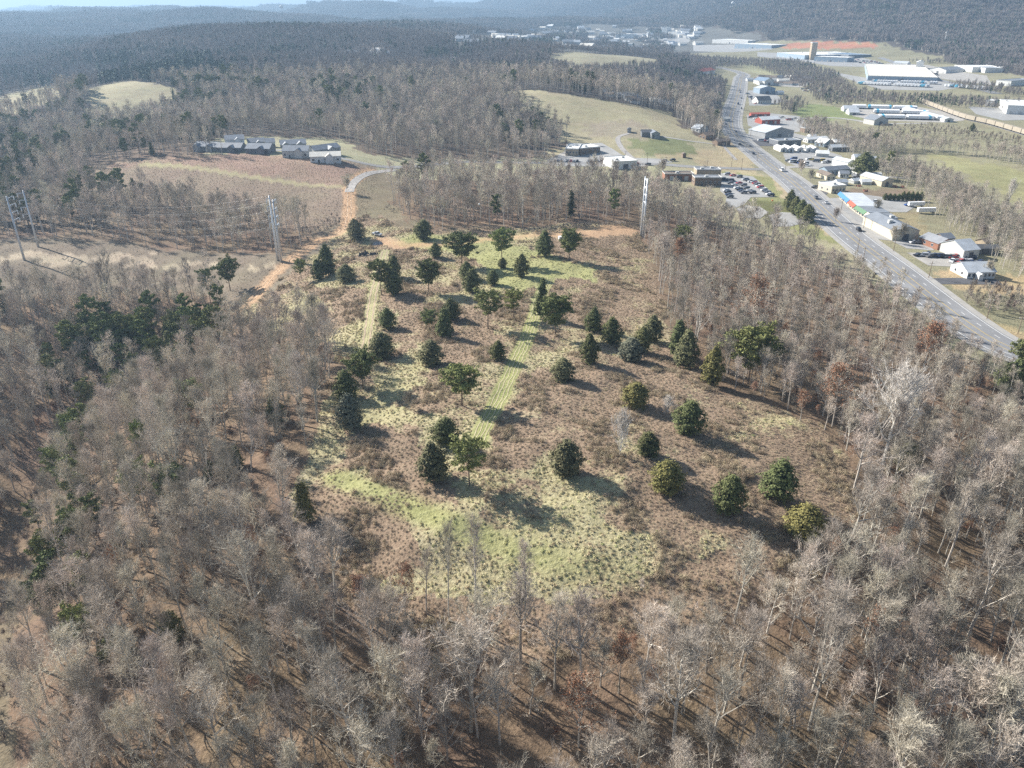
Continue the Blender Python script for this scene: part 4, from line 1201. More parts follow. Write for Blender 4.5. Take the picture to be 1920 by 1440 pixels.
# ruts in the mown strip and the wheel track
def rut(path, off, w, m_, z=.05):
    d = np.gradient(path, axis=0); d /= np.linalg.norm(d, axis=1, keepdims=True); nn = np.stack([d[:, 1], -d[:, 0]], 1)
    wv = off + .12 * np.sin(np.arange(len(path)) * .9 + off * 5)
    L_ = path + nn * (wv - w / 2)[:, None]; R_ = path + nn * (wv + w / 2)[:, None]
    V = np.vstack([np.column_stack([L_, Hh(L_[:, 0], L_[:, 1]) + z]), np.column_stack([R_, Hh(R_[:, 0], R_[:, 1]) + z])]); q = len(path); i = np.arange(q - 1)
    tag(link('wheel_rut', mesh_np('wheel_rut', V, np.stack([i, i + q, i + q + 1, i + 1], 1), m_)), kind='structure')
def dense(path, st=1.2):
    dd_ = np.concatenate([[0], np.cumsum(np.hypot(*np.diff(path, axis=0).T))]); s_ = np.arange(0, dd_[-1], st)
    return np.stack([np.interp(s_, dd_, path[:, k]) for k in range(2)], 1)
RUTS = mat('rut_straw', (.42, .37, .22), var=.3, scale=.8, coords='W'); RUTD = mat('rut_soil', (.36, .28, .19), var=.3, scale=.8, coords='W')
gp = dense(GREENSTRIP); tp = dense(TRACKL)
for o_ in (-1.5, -.6, .5, 1.4): rut(gp, o_, .28, RUTS)
for o_ in (-1.0, 1.0): rut(tp, o_, .55, RUTD)
for o_ in (-1.6, 0, 1.6): rut(tp, o_, .2, RUTS, .06)
d1 = dense(DIRT1)
for o_ in (-1.0, 1.0): rut(d1, o_, .4, mat('rut_dirt', (.50, .36, .24), var=.25, scale=.5, coords='W'), .06)

# ================================================================ ROADS, LOTS, PATHS
from mathutils.geometry import delaunay_2d_cdt
def smooth_path(pts, step=6.0):
    pts = np.asarray(pts, float); out = []
    n_ = len(pts)
    for i in range(n_ - 1):
        p0, p1, p2, p3 = pts[max(i - 1, 0)], pts[i], pts[i + 1], pts[min(i + 2, n_ - 1)]
        k = max(2, int(np.hypot(*(p2 - p1)) / step))
        for j in range(k):
            t = j / k
            out.append(.5 * ((2 * p1) + (-p0 + p2) * t + (2 * p0 - 5 * p1 + 4 * p2 - p3) * t * t + (-p0 + 3 * p1 - 3 * p2 + p3) * t ** 3))
    out.append(pts[-1]); return np.array(out)
def frame(path):
    d = np.gradient(path, axis=0); d /= np.linalg.norm(d, axis=1, keepdims=True)
    return np.stack([d[:, 1], -d[:, 0]], 1)      # to the right of travel
def ribbon(path, o0, o1, z, cross=3, zb=None):
    nrm = frame(path); V = []
    for s in np.linspace(0, 1, cross + 1):
        q = path + nrm * (o0 + (o1 - o0) * s)
        V.append(np.column_stack([q, Hh(q[:, 0], q[:, 1]) + z]))
    V = np.stack(V, 1); m_, c_ = V.shape[:2]
    id_ = np.arange(m_ * c_).reshape(m_, c_)
    F = np.stack([id_[:-1, :-1], id_[:-1, 1:], id_[1:, 1:], id_[1:, :-1]], -1).reshape(-1, 4)
    return V.reshape(-1, 3), F
def sheet(name, pix, m, z=.10, step=6.0, world_pts=None):
    poly = P(*pix) if world_pts is None else world_pts
    x0, y0 = poly.min(0); x1, y1 = poly.max(0)
    # subdivide the edge so that it follows the ground
    e = []
    for a, b in zip(poly, np.roll(poly, -1, 0)):
        k = max(1, int(np.hypot(*(b - a)) / step))
        for j in range(k): e.append(a + (b - a) * j / k)
    e = np.array(e); ne = len(e)
    GXx, GYy = np.meshgrid(np.arange(x0, x1, step), np.arange(y0, y1, step))
    g = np.stack([GXx.ravel(), GYy.ravel()], 1); g = g[inside(poly, g[:, 0], g[:, 1])]
    pts = [Vector(p) for p in np.vstack([e, g])]
    vs, _, fs, *_ = delaunay_2d_cdt(pts, [], [list(range(ne))], 1, 1e-4)
    v = np.array([(p.x, p.y) for p in vs])
    V = np.column_stack([v, Hh(v[:, 0], v[:, 1]) + z])
    F = np.array([f for f in fs if len(f) == 3])
    n0 = np.cross(V[F[0][1]] - V[F[0][0]], V[F[0][2]] - V[F[0][0]])
    if n0[2] < 0: F = F[:, ::-1]
    return tag(link(name, mesh_np(name, V, F, m)), kind='structure')

ASPH = mat('worn_asphalt', (.235, .235, .24), var=.2, scale=.06, coords='W')
ASPHD = mat('dark_asphalt', (.10, .10, .108), var=.2, scale=.1, coords='W')
CONC = mat('pale_concrete', (.36, .345, .32), var=.12, scale=.2, coords='W')
GRAV = mat('pale_gravel', (.37, .35, .32), var=.18, scale=.15, coords='W')
LOT = mat('lot_paving', (.33, .325, .315), var=.15, scale=.08, coords='W')
WHITE = mat('white_paint', (.72, .72, .70))
YEL = mat('yellow_paint', (.55, .40, .12))
GRAVT = mat('gravel_track', (.34, .32, .30), var=.2, scale=.3, coords='W')

HWYC = P((1391,138),(1389,147),(1383,178),(1374,207),(1370,232),(1380,254),(1397,271),(1424,293),(1452,316),(1486,341),(1536,387),(1597,443),(1676,503),(1738,552),(1798,598),(1862,640),(1940,672),(2060,700))
extra = P((1391,138))[0]
hp_ = smooth_path(np.vstack([[extra + np.array([-90, 260])], [extra + np.array([-20, 110])], HWYC]), 7)
hp_ = hp_[::-1]                     # from the near right end to the far end
HW = 9.0
V, F = ribbon(hp_, -HW - 2.8, HW + 3.2, .12, 6); shoulder = tag(link('highway_shoulder', mesh_np('highway_shoulder', V, F, CONC)), kind='structure')
V, F = ribbon(hp_, -HW, HW, .17, 4); hwy = tag(link('highway', mesh_np('highway', V, F, ASPH)), kind='structure')
for o_, m_ in ((-8.1, WHITE), (8.1, WHITE), (-1.7, YEL), (1.7, YEL)):
    V, F = ribbon(hp_, o_ - .14, o_ + .14, .20, 1); link('edge_line' if m_ is WHITE else 'centre_line', mesh_np('line', V, F, m_), hwy)
dist = np.concatenate([[0], np.cumsum(np.hypot(*np.diff(hp_, axis=0).T))])
for o_ in (-4.6, 4.6):
    VV, FF, off = [], [], 0
    s = 0.
    while s < dist[-1] - 4:
        q = np.stack([np.interp([s, s + 1.6, s + 3.2], dist, hp_[:, k]) for k in range(2)], 1)
        V, F = ribbon(q, o_ - .13, o_ + .13, .20, 1); VV.append(V); FF.append(F + off); off += len(V); s += 12.2
    d_ = link('lane_dashes', mesh_np('lane_dashes', np.vstack(VV), np.vstack(FF), WHITE), hwy); d_['kind'] = 'stuff'
# raised median edge kerb on the east side of the near stretch
def road(name, pts, w, m, z=.14, lines=None):
    p_ = smooth_path(P(*pts), 5); V, F = ribbon(p_, -w / 2, w / 2, z, 2)
    o = tag(link(name, mesh_np(name, V, F, m)), kind='structure')
    if lines: 
        V, F = ribbon(p_, -.12, .12, z + .03, 1); link('centre_line', mesh_np('line', V, F, lines), o)
    return p_
road('side_street', [(1443,318),(1400,317),(1350,315),(1300,313),(1250,309),(1200,307),(1120,306),(1040,306),(960,305),(900,304),(860,304),(800,310),(740,314),(690,308),(640,297),(600,289),(560,284),(500,281),(420,280)], 8, ASPH, lines=YEL)
road('side_street', [(1468,314),(1500,313),(1540,316),(1580,322),(1640,330),(1700,334)], 7, GRAV)
road('side_street', [(1352,209),(1330,207),(1310,200)], 9, ASPH, .13)
road('hill_driveway', [(1200,306),(1185,296),(1166,278),(1158,262),(1163,255),(1180,250)], 4.2, GRAVT)
road('house_driveway', [(1404,276),(1370,274),(1330,269),(1290,264),(1240,256)], 3.2, CONC)
road('gravel_track', [(740,318),(712,322),(690,326),(672,335),(659,348),(655,360)], 5.5, GRAVT)
road('field_path', [(1345,260),(1362,280),(1380,300)], 3, GRAVT)
road('service_road', [(1476,318),(1510,345),(1556,388),(1616,437)], 5, CONC, .11)
road('rail_access', [(1650,108),(1720,133),(1760,150),(1830,165),(1870,176)], 14, ASPH, .13)
road('yard_road', [(1500,222),(1560,221),(1600,225),(1650,232),(1740,231)], 7, CONC, .13)
sheet('parking_lot', [(1340,324),(1372,326),(1412,331),(1450,363),(1452,370),(1408,370),(1396,383),(1375,392),(1360,384),(1362,368),(1350,358),(1352,340)], LOT)
sheet('gravel_pad', [(1380,392),(1400,385),(1425,388),(1440,398),(1425,410),(1395,408)], CONC, .13)
sheet('drive_apron', [(1440,404),(1465,398),(1500,400),(1520,415),(1480,425),(1450,425)], LOT)
sheet('parking_lot', [(1025,300),(1058,284),(1062,270),(1128,268),(1150,280),(1175,296),(1240,298),(1262,304),(1210,312),(1100,312),(1030,311)], LOT)
sheet('shop_forecourt', [(1550,372),(1575,371),(1592,388),(1624,410),(1640,420),(1674,452),(1640,448),(1600,422)], LOT)
sheet('shop_yard', [(1600,362),(1650,369),(1700,375),(1722,384),(1700,398),(1672,398),(1620,388)], LOT)
sheet('shop_yard', [(1672,452),(1700,466),(1752,470),(1740,456),(1712,452)], LOT)
sheet('scrap_yard', [(1700,474),(1760,474),(1806,482),(1840,494),(1820,502),(1740,498)], GRAV)
sheet('office_lot', [(1742,522),(1800,521),(1868,524),(1880,534),(1760,533)], ASPHD)
sheet('machine_yard', [(1400,216),(1442,212),(1500,218),(1518,238),(1506,246),(1470,250),(1425,245),(1402,235)], LOT)
sheet('machine_yard', [(1394,252),(1430,246),(1490,250),(1540,262),(1552,268),(1500,262),(1440,262),(1404,262)], LOT)
sheet('dealer_lot', [(1408,262),(1456,262),(1457,274),(1424,274)], ASPHD)
sheet('dealer_lot', [(1468,288),(1500,284),(1545,282),(1578,292),(1588,312),(1560,320),(1500,314),(1474,304)], LOT)
sheet('office_lot', [(1519,350),(1540,345),(1560,356),(1548,366),(1530,364)], ASPHD)
sheet('motel_lot', [(1402,170),(1424,168),(1455,176),(1470,190),(1440,198),(1405,198)], LOT)
sheet('house_streets', [(1404,148),(1425,142),(1500,146),(1530,154),(1500,164),(1440,160)], GRAV, step=12)
sheet('truck_yard', [(1575,203),(1600,200),(1725,201),(1800,216),(1808,226),(1770,230),(1640,226),(1600,218)], GRAV, step=12)
sheet('truck_yard', [(1560,134),(1625,146),(1760,152),(1800,164),(1760,170),(1650,168),(1600,152)], LOT, step=14)
sheet('factory_yard', [(1420,98),(1600,104),(1650,116),(1668,126),(1560,124),(1510,116),(1420,106)], LOT, step=20)
sheet('factory_yard', [(1300,84),(1440,80),(1450,92),(1360,98),(1300,96)], LOT, step=24)
sheet('factory_yard', [(1145,70),(1190,62),(1270,60),(1300,70),(1290,80),(1200,76)], LOT, step=30)
sheet('factory_yard', [(1660,118),(1740,122),(1800,134),(1850,142),(1860,160),(1780,150),(1700,136)], GRAV, step=16)
sheet('works_yard', [(1815,200),(1960,206),(1960,224),(1880,226),(1830,214)], LOT, step=14)

# ================================================================ BUILDINGS
def cm(name, c, **k):
    key = 'm_' + name
    if key not in _cache: _cache[key] = mat(name, c, **k)
    return _cache[key]
WALLC = dict(white=(.70,.70,.68), cream=(.60,.54,.42), tan=(.42,.34,.24), grey=(.34,.35,.36), blue=(.30,.38,.46), brick=(.30,.15,.10), brown=(.22,.16,.12), pale=(.52,.52,.50), darkgrey=(.18,.19,.21), red=(.42,.11,.08))
ROOFC = dict(white=(.80,.80,.78), tan=(.72,.68,.60), grey=(.27,.28,.30), dark=(.12,.125,.135), brown=(.20,.16,.13), blue=(.20,.27,.36), metal=(.50,.53,.56), red=(.45,.13,.09), green=(.22,.33,.24), slate=(.22,.24,.27))
GLASS = mat('window_glass', (.05, .06, .08), rough=.15, spec=.5)
TRIM = mat('white_trim', (.7, .7, .68))
def wallm(c): return cm('wall_' + c, WALLC[c], var=.08, scale=.4, rough=.8)
def roofm(c): return cm('roof_' + c, ROOFC[c], var=.14, scale=.25, rough=.6)

def building(name, label, cat, A, B, depth, h, wall='white', roof='grey', style='gable', ridge='along', rise=None, win=0, door=True, group=None, front_gable=0, rooftop=0, far=False, canopy=False, skew=None):
    (ax, ay), (bx_, by_) = base_of(*A), base_of(*B)
    w = math.hypot(bx_ - ax, by_ - ay); rz = math.atan2(by_ - ay, bx_ - ax)
    cs, sn = math.cos(rz), math.sin(rz)
    if skew is not None:      # turn the plan about A, keeping the front width
        rz += math.radians(skew); cs, sn = math.cos(rz), math.sin(rz)
    zs_ = [float(Hh(ax + cs * u - sn * v, ay + sn * u + cs * v)) for u in (0, w) for v in (0, depth)]
    z0 = sum(zs_) / 4 if depth < 40 else (zs_[0] + zs_[2]) / 2
    e = empty(name, (ax, ay, z0), rz, label=label, cat=cat, group=group)
    MB().box(0, w, 0, depth, min(zs_) - z0 - .6, h).build('wall', wallm(wall), e)
    o = .35 if w < 30 else .5
    m_ = MB()
    if style == 'flat':
        m_.box(-.12, w + .12, -.12, depth + .12, h + .003, h + .35)
        rf = m_.build('roof', roofm(roof), e)
        p_ = MB()
        for bx4 in ((-.2, w + .2, -.22, .1, h + .36, h + .8), (-.2, w + .2, depth - .1, depth + .22, h + .36, h + .8), (-.2, .1, .11, depth - .11, h + .36, h + .8), (w - .1, w + .2, .11, depth - .11, h + .36, h + .8)):
            p_.box(*bx4)
        p_.build('parapet', wallm('pale'), rf)
    else:
        if ridge == 'along': rise = rise or depth * .22
        else: rise = rise or w * .22
        t = .18
        if ridge == 'along':
            a0, a1, b0, b1 = -o, w + o, -o, depth + o; mid = depth / 2; sl = rise / (depth / 2)
            ez = h - o * sl
            v = [(a0, b0, ez + .01), (a0, mid, h + rise), (a0, b1, ez + .01), (a1, b0, ez + .01), (a1, mid, h + rise), (a1, b1, ez + .01)]
        else:
            a0, a1, b0, b1 = -o, w + o, -o, depth + o; mid = w / 2; sl = rise / (w / 2)
            ez = h - o * sl
            v = [(a0, b0, ez + .01), (mid, b0, h + rise), (a1, b0, ez + .01), (a0, b1, ez + .01), (mid, b1, h + rise), (a1, b1, ez + .01)]
        v2 = [(x, y, z + t) for x, y, z in v]
        m_.add(v + v2, [(0, 3, 4, 1), (1, 4, 5, 2), (6, 7, 10, 9), (7, 8, 11, 10), (0, 6, 9, 3), (2, 5, 11, 8), (0, 1, 7, 6), (1, 2, 8, 7), (3, 9, 10, 4), (4, 10, 11, 5)])
        rf = m_.build('roof', roofm(roof), e)
        G2 = []
        if ridge == 'along':
            for x in (0.02, w - .02 - .15): g = MB(); G2.append(g); g.add([(x, .05, h), (x, depth - .05, h), (x, mid, h + rise - .06), (x + .15, .05, h), (x + .15, depth - .05, h), (x + .15, mid, h + rise - .06)], [(0, 2, 1), (3, 4, 5), (0, 1, 4, 3), (1, 2, 5, 4), (2, 0, 3, 5)])
        else:
            for y in (0.02, depth - .17): g = MB(); G2.append(g); g.add([(.05, y, h), (w - .05, y, h), (mid, y, h + rise - .06), (.05, y + .15, h), (w - .05, y + .15, h), (mid, y + .15, h + rise - .06)], [(0, 1, 2), (3, 5, 4), (0, 3, 4, 1), (1, 4, 5, 2), (2, 5, 3, 0)])
        for g in G2: g.build('gable', wallm(wall), e)
    for k in range(front_gable):
        gw = min(5.0, w * .3); x0 = w * ((.06, .62)[k] if front_gable == 2 else .5)
        g = MB(); gr_ = gw * .34; ht = h - .15
        g.box(x0, x0 + gw, -2.0, -.004, -.6, ht)
        g.add([(x0, -2.0, ht), (x0 + gw, -2.0, ht), (x0 + gw / 2, -2.0, ht + gr_), (x0, -1.85, ht), (x0 + gw, -1.85, ht), (x0 + gw / 2, -1.85, ht + gr_)], [(0, 1, 2), (3, 5, 4), (0, 3, 4, 1), (1, 4, 5, 2), (2, 5, 3, 0)])
        pg = g.build('porch', wallm(wall), e)
        yb = depth * .32
        r_ = MB().add([(x0 - .3, -2.3, ht - .2), (x0 + gw / 2, -2.3, ht + gr_ + .05), (x0 + gw + .3, -2.3, ht - .2), (x0 - .3, yb, ht - .2), (x0 + gw / 2, yb, ht + gr_ + .05), (x0 + gw + .3, yb, ht - .2)] +
                      [(x0 - .3, -2.3, ht), (x0 + gw / 2, -2.3, ht + gr_ + .25), (x0 + gw + .3, -2.3, ht), (x0 - .3, yb, ht), (x0 + gw / 2, yb, ht + gr_ + .25), (x0 + gw + .3, yb, ht)],
                      [(0, 3, 4, 1), (1, 4, 5, 2), (6, 7, 10, 9), (7, 8, 11, 10), (0, 6, 9, 3), (2, 5, 11, 8), (0, 1, 7, 6), (1, 2, 8, 7)])
        r_.build('porch_roof', roofm(roof), pg)
    if win:
        for k in range(win):
            x = w * (k + .5) / win; ww_ = min(1.3, w / win * .5)
            if front_gable and k % 2: continue
            f = MB().box(x - ww_ / 2 - .1, x + ww_ / 2 + .1, -.09, -.003, h * .32, h * .32 + 1.5).build('window', TRIM, e)
            MB().box(x - ww_ / 2, x + ww_ / 2, -.12, -.093, h * .32 + .1, h * .32 + 1.4).build('pane', GLASS, f)
        for k in range(2):
            y = depth * (.3 + .4 * k)
            f = MB().box(-.09, -.003, y - .7, y + .7, h * .32, h * .32 + 1.4).build('window', TRIM, e)
            MB().box(-.12, -.093, y - .6, y + .6, h * .32 + .1, h * .32 + 1.3).build('pane', GLASS, f)
    if door and w > 5:
        x = w * .28 if win else w * .5
        dw = 1.1 if win else min(4, w * .25)
        MB().box(x - dw / 2, x + dw / 2, -.16 if not win else -.07, -.004, 0, min(h * .8, 2.2 if win else 3.4)).build('door', cm('door_dark', (.12, .12, .13)), e)
    if not win and w > 18 and door:
        for k in range(int(min(6, w // 9))):
            xd = w * (k + .5) / int(min(6, w // 9))
            if abs(xd - w * .5) > 4: MB().box(xd - 1.4, xd + 1.4, -.14, -.004, 0, 3.0).build('loading_door', wallm('pale'), e)
    for k in range(rooftop):
        x = w * (k + .6) / (rooftop + .3); y = depth * (.35 + .3 * (k % 2))
        zr = h + .36 if style == 'flat' else h + (rise or 0) * .55
        MB().box(x - 1.1, x + 1.1, y - .9, y + .9, zr, zr + 1.2 + (.6 if style != 'flat' else 0)).build('roof_unit', wallm('pale'), rf)
    return e

G_H = 'new houses above the left field'
HOUSES = [
 ((364,284),(404,284),11,3.2,'grey','slate',2,'leftmost grey new house with two front gables'),
 ((405,286),(452,286),11,3.2,'darkgrey','grey',1,'long low grey new house in front of the tall white one'),
 ((424,278),(460,277),11,6.0,'white','slate',1,'tall white gabled new house behind the front row'),
 ((461,288),(506,289),12,3.4,'darkgrey','slate',1,'dark grey new house in the middle of the front row'),
 ((466,276),(497,276),10,3.8,'grey','slate',1,'grey new house behind the middle of the front row'),
 ((499,277),(517,277),10,4.0,'white','slate',0,'small new house between two rows with a pale end wall'),
 ((527,278),(575,279),11,3.4,'grey','slate',2,'grey new house in the back row beside the trees'),
 ((530,296),(578,297),12,4.6,'pale','slate',1,'new house with a tall pale end wall in the front row'),
 ((590,290),(640,291),11,4.0,'grey','slate',1,'rightmost new house of the back row'),
 ((582,305),(640,307),10,4.2,'white','tan',1,'white sided new house with a tan roof, lowest of the cluster'),
]
for A, B, dp, h, wl, rf, fg, lab in HOUSES:
    building('house', lab, 'house', A, B, dp, h, wl, rf, 'gable', 'along', None, 5, True, G_H, fg)
BL = [
 # name, label, cat, A, B, depth, h, wall, roof, style, ridge, rise, win, rooftop
 ('clinic_building','tan fronted wing with a white flat roof by the cleared wood edge','building',(1060,292),(1084,293),26,4.6,'tan','white','flat',None,None,4,2),
 ('clinic_building','right wing of the white flat roofed building above the cross street','building',(1087,291),(1125,286),16,4.2,'brown','white','flat',None,None,4,1),
 ('flat_roof_store','bright white flat roofed building half hidden behind the bare wood','building',(1152,318),(1194,316),22,5,'white','white','flat',None,None,0,2),
 ('farmhouse','left dark wing of the farmhouse on the pale hill','house',(1203,257),(1221,257),8,3.4,'darkgrey','dark','gable','along',None,3,0),
 ('farmhouse','gabled block of the farmhouse on the pale hill','house',(1221,260),(1237,260),12,3.6,'grey','slate','gable','across',None,2,0),
 ('shed','small domed shed left of the farmhouse drive','shed',(1176,249),(1183,249),4,3,'grey','dark','gable','across',None,0,0),
 ('shed','tiny dark shed alone in the tan field','shed',(1280,296),(1286,296),3.5,3,'brown','brown','gable','across',None,0,0),
 ('brick_office','low brown brick building by the parking lot','building',(1302,348),(1352,349),9,5,'brown','grey','flat',None,None,6,1),
 ('brick_office','upper block of the brown building beside the parking lot','building',(1305,337),(1350,338),10,6.5,'tan','grey','flat',None,None,5,2),
 ('brick_office','flat red brown wing left of the brown office building','building',(1246,338),(1300,339),10,4,'brick','brown','flat',None,None,0,1),
 ('house','pale gabled house left of the highway above the brown one','house',(1311,249),(1327,249),9,3.4,'pale','metal','gable','across',None,2,0),
 ('house','brown roofed house in the trees left of the highway','house',(1323,262),(1341,262),9,3.4,'brown','brown','gable','along',None,3,0),
 ('long_shed','long brown shed beside the highway','shed',(1345,273),(1369,273),7,3.2,'brown','brown','gable','along',None,0,0),
 ('red_roof_motel','red roofed long building at the far highway bend','building',(1315,139),(1340,139),16,4,'white','red','gable','along',None,4,0),
 ('warehouse','grey blue metal warehouse below the machine yard','warehouse',(1434,259),(1487,259),24,5.5,'grey','metal','gable','across',4,0,0),
 ('warehouse','low dark grey building beside the dark dealer lot','warehouse',(1458,274),(1501,275),14,4.5,'darkgrey','slate','flat',None,None,0,1),
 ('low_office','white fronted low building framing a small court','building',(1514,268),(1552,267),7,3.4,'white','white','gable','along',None,6,0),
 ('low_office','short white wing at the court of low buildings','building',(1545,276),(1562,274),10,3.4,'blue','white','gable','across',None,2,0),
 ('long_store','long white roofed store right of the court','building',(1565,275),(1597,275),9,4,'white','white','gable','along',None,4,0),
 ('long_store','long grey roofed store below the white roofed one','building',(1560,284),(1595,284),8,3.6,'darkgrey','metal','gable','along',None,3,0),
 ('small_store','small pale building at the edge of the creek trees','building',(1598,275),(1615,275),8,3.4,'pale','tan','gable','along',None,2,0),
 ('barn','white walled metal barn by the big evergreen','barn',(1588,317),(1602,316),16,5,'white','metal','gable','across',None,0,0),
 ('low_office','low grey roofed building above the tan house','building',(1550,328),(1592,326),9,3.4,'blue','slate','gable','along',None,6,0),
 ('tan_house','tan house with a brown roof across the highway','house',(1549,338),(1566,338),15,3.2,'cream','brown','gable','across',None,2,0),
 ('white_house','small white house between bare shrubs','house',(1574,333),(1591,334),7,3,'white','slate','gable','along',None,3,0),
 ('carport','long dark carport in front of the barn field','carport',(1605,334),(1631,334),7,3.2,'darkgrey','white','flat',None,None,0,0),
 ('flat_office','cream building with a bright flat roof beside the highway','building',(1558,363),(1584,362),14,4.6,'cream','white','flat',None,None,4,1),
 ('barn','cream long barn in the tilled plot','barn',(1652,350),(1673,349),22,3.8,'cream','metal','gable','across',None,0,0),
 ('gable_store','large grey roofed store with a cream side wall','store',(1672,451),(1720,451),32,5.2,'cream','slate','gable','across',2.2,0,2),
 ('brick_house','red brick house with a grey roof by the highway','house',(1757,469),(1787,467),13,3.4,'brick','grey','gable','across',None,3,0),
 ('brick_house','rear wing of the red brick house','house',(1768,459),(1788,458),8,3.2,'brown','slate','gable','along',None,2,0),
 ('body_shop','workshop with a pale metal roof at the scrap yard','workshop',(1804,487),(1833,485),15,4.6,'pale','metal','gable','along',None,0,0),
 ('long_shed','long dark shed behind the pale roofed workshop','shed',(1822,476),(1872,478),6,3,'darkgrey','dark','gable','along',None,0,0),
 ('long_shed','tan shed near the creek trees','shed',(1846,466),(1862,464),6,3,'tan','brown','gable','along',None,0,0),
 ('grey_office','grey roofed office with white ends on tan grass','office',(1812,523),(1864,523),13,3.2,'white','metal','gable','along',None,7,0),
 ('machine_shop','red and white machine dealer building in the yard','building',(1428,233),(1462,233),12,4.5,'red','white','gable','along',None,0,0),
 ('machine_shop','red roofed open shed at the top of the machine yard','building',(1408,219),(1443,221),6,3.5,'red','red','gable','along',None,0,0),
 ('brown_shop','brown box building at the edge of the machine yard','building',(1508,249),(1530,249),9,4,'brown','grey','flat',None,None,0,0),
 ('blue_shop','blue grey gabled building with a dark front up the highway','building',(1424,176),(1453,176),16,7,'blue','metal','gable','across',3,0,0),
 ('blue_shop','white sided blue roofed hall behind the blue grey building','building',(1433,160),(1450,160),26,6,'white','blue','gable','across',4,0,0),
 ('dark_diner','dark hip roofed diner with white walls beside the highway','restaurant',(1421,195),(1446,195),14,4,'white','dark','gable','along',4.5,6,0),
 ('distribution_hall','enormous warehouse with a flat cream roof','warehouse',(1626,151),(1757,152.3),320,6,'blue','tan','flat',None,None,0,0),
 ('factory','long white factory roof in the far plain','factory',(1335,81),(1402,82),120,9,'white','white','flat',None,None,0,0),
 ('factory','second white factory roof below the first','factory',(1377,91),(1446,91),70,10,'blue','white','flat',None,None,0,0),
 ('factory','wide white roofed factory left of the tall brown tower','factory',(1456,106),(1508,112),150,9,'blue','white','flat',None,None,0,3),
 ('factory','white low factory hall right of the tall brown tower','factory',(1526,115),(1588,117),40,9,'blue','white','flat',None,None,0,0),
 ('factory','dark roofed factory hall behind the tower','factory',(1548,106),(1590,110),60,7,'darkgrey','blue','flat',None,None,0,0),
 ('plant_building','white plant building with conveyors near the pines','building',(1716,130),(1730,130),20,12,'white','white','gable','across',None,0,2),
 ('plant_building','low white plant roof left of the conveyor building','building',(1674,124),(1700,125),14,6,'white','metal','gable','along',None,0,0),
 ('white_hall','white hall on the lawn below the wooded slope','warehouse',(1788,131),(1822,136),60,8,'white','white','flat',None,None,0,0),
 ('white_hall','smaller white hall right of the lawn hall','warehouse',(1829,134),(1846,137),30,7,'white','metal','flat',None,None,0,0),
 ('white_hall','grey roofed hall with a pale wall in the plant yard','warehouse',(1742,136),(1773,138),50,6,'white','slate','gable','across',4,0,0),
 ('white_hall','white walled hall beside the far round tree','warehouse',(1866,160),(1894,162),60,7,'white','slate','flat',None,None,0,0),
 ('works_hall','big white works hall at the right edge','warehouse',(1886,214),(1990,218),70,9,'white','white','flat',None,None,0,1),
 ('works_hall','small white block left of the works hall','warehouse',(1846,199),(1860,200),22,6,'white','white','flat',None,None,0,0),
 ('long_store','grey gabled store at the bottom of the trailer yard','building',(1638,235),(1664,233),16,5,'pale','slate','gable','across',None,0,0),
 ('storage_units','row of grey roofed storage units, lowest left of the trailer yard','storage units',(1592,216),(1611,216),18,3,'pale','metal','gable','along',None,0,0),
 ('storage_units','row of grey roofed storage units behind the lowest one','storage units',(1582,209),(1606,209),14,3,'white','metal','gable','along',None,0,0),
 ('town_mill','big white mill roof in the far town','factory',(1154,71),(1190,72),60,12,'white','white','flat',None,None,0,0),
 ('town_mill','white silo block of the far town mill','factory',(1240,68),(1250,68),30,26,'white','white','flat',None,None,0,0),
 ('town_mill','pale long hall beside the town silos','factory',(1252,68),(1270,68),60,14,'white','white','flat',None,None,0,0),
 ('town_mill','low bright hall left of the town silos','factory',(1216,72),(1238,73),60,9,'white','white','flat',None,None,0,0),
 ('town_hall_roof','long thin white roof at the left end of the far town','factory',(969,75),(1008,76),40,8,'white','white','flat',None,None,0,0),
]
for (nm, lab, cat, A, B, dp, h, wl, rf, st_y, rd, ri, wn_, rt) in BL:
    building(nm, lab, cat, A, B, dp, h, wl, rf, st_y, rd or 'along', ri, wn_, True, None, 0, rt)
# covered display sheds in a row
for k, x in enumerate((1463, 1477, 1494, 1511, 1523)):
    building('display_shed', ['first', 'second', 'third', 'fourth', 'fifth'][k] + ' white display shed from the left in the row at the dealer lot', 'shed', (x, 285), (x + 12, 285.5), 13, 2.8, 'white', 'white' if k != 3 else 'metal', 'gable', 'across', group='white display sheds in a row')
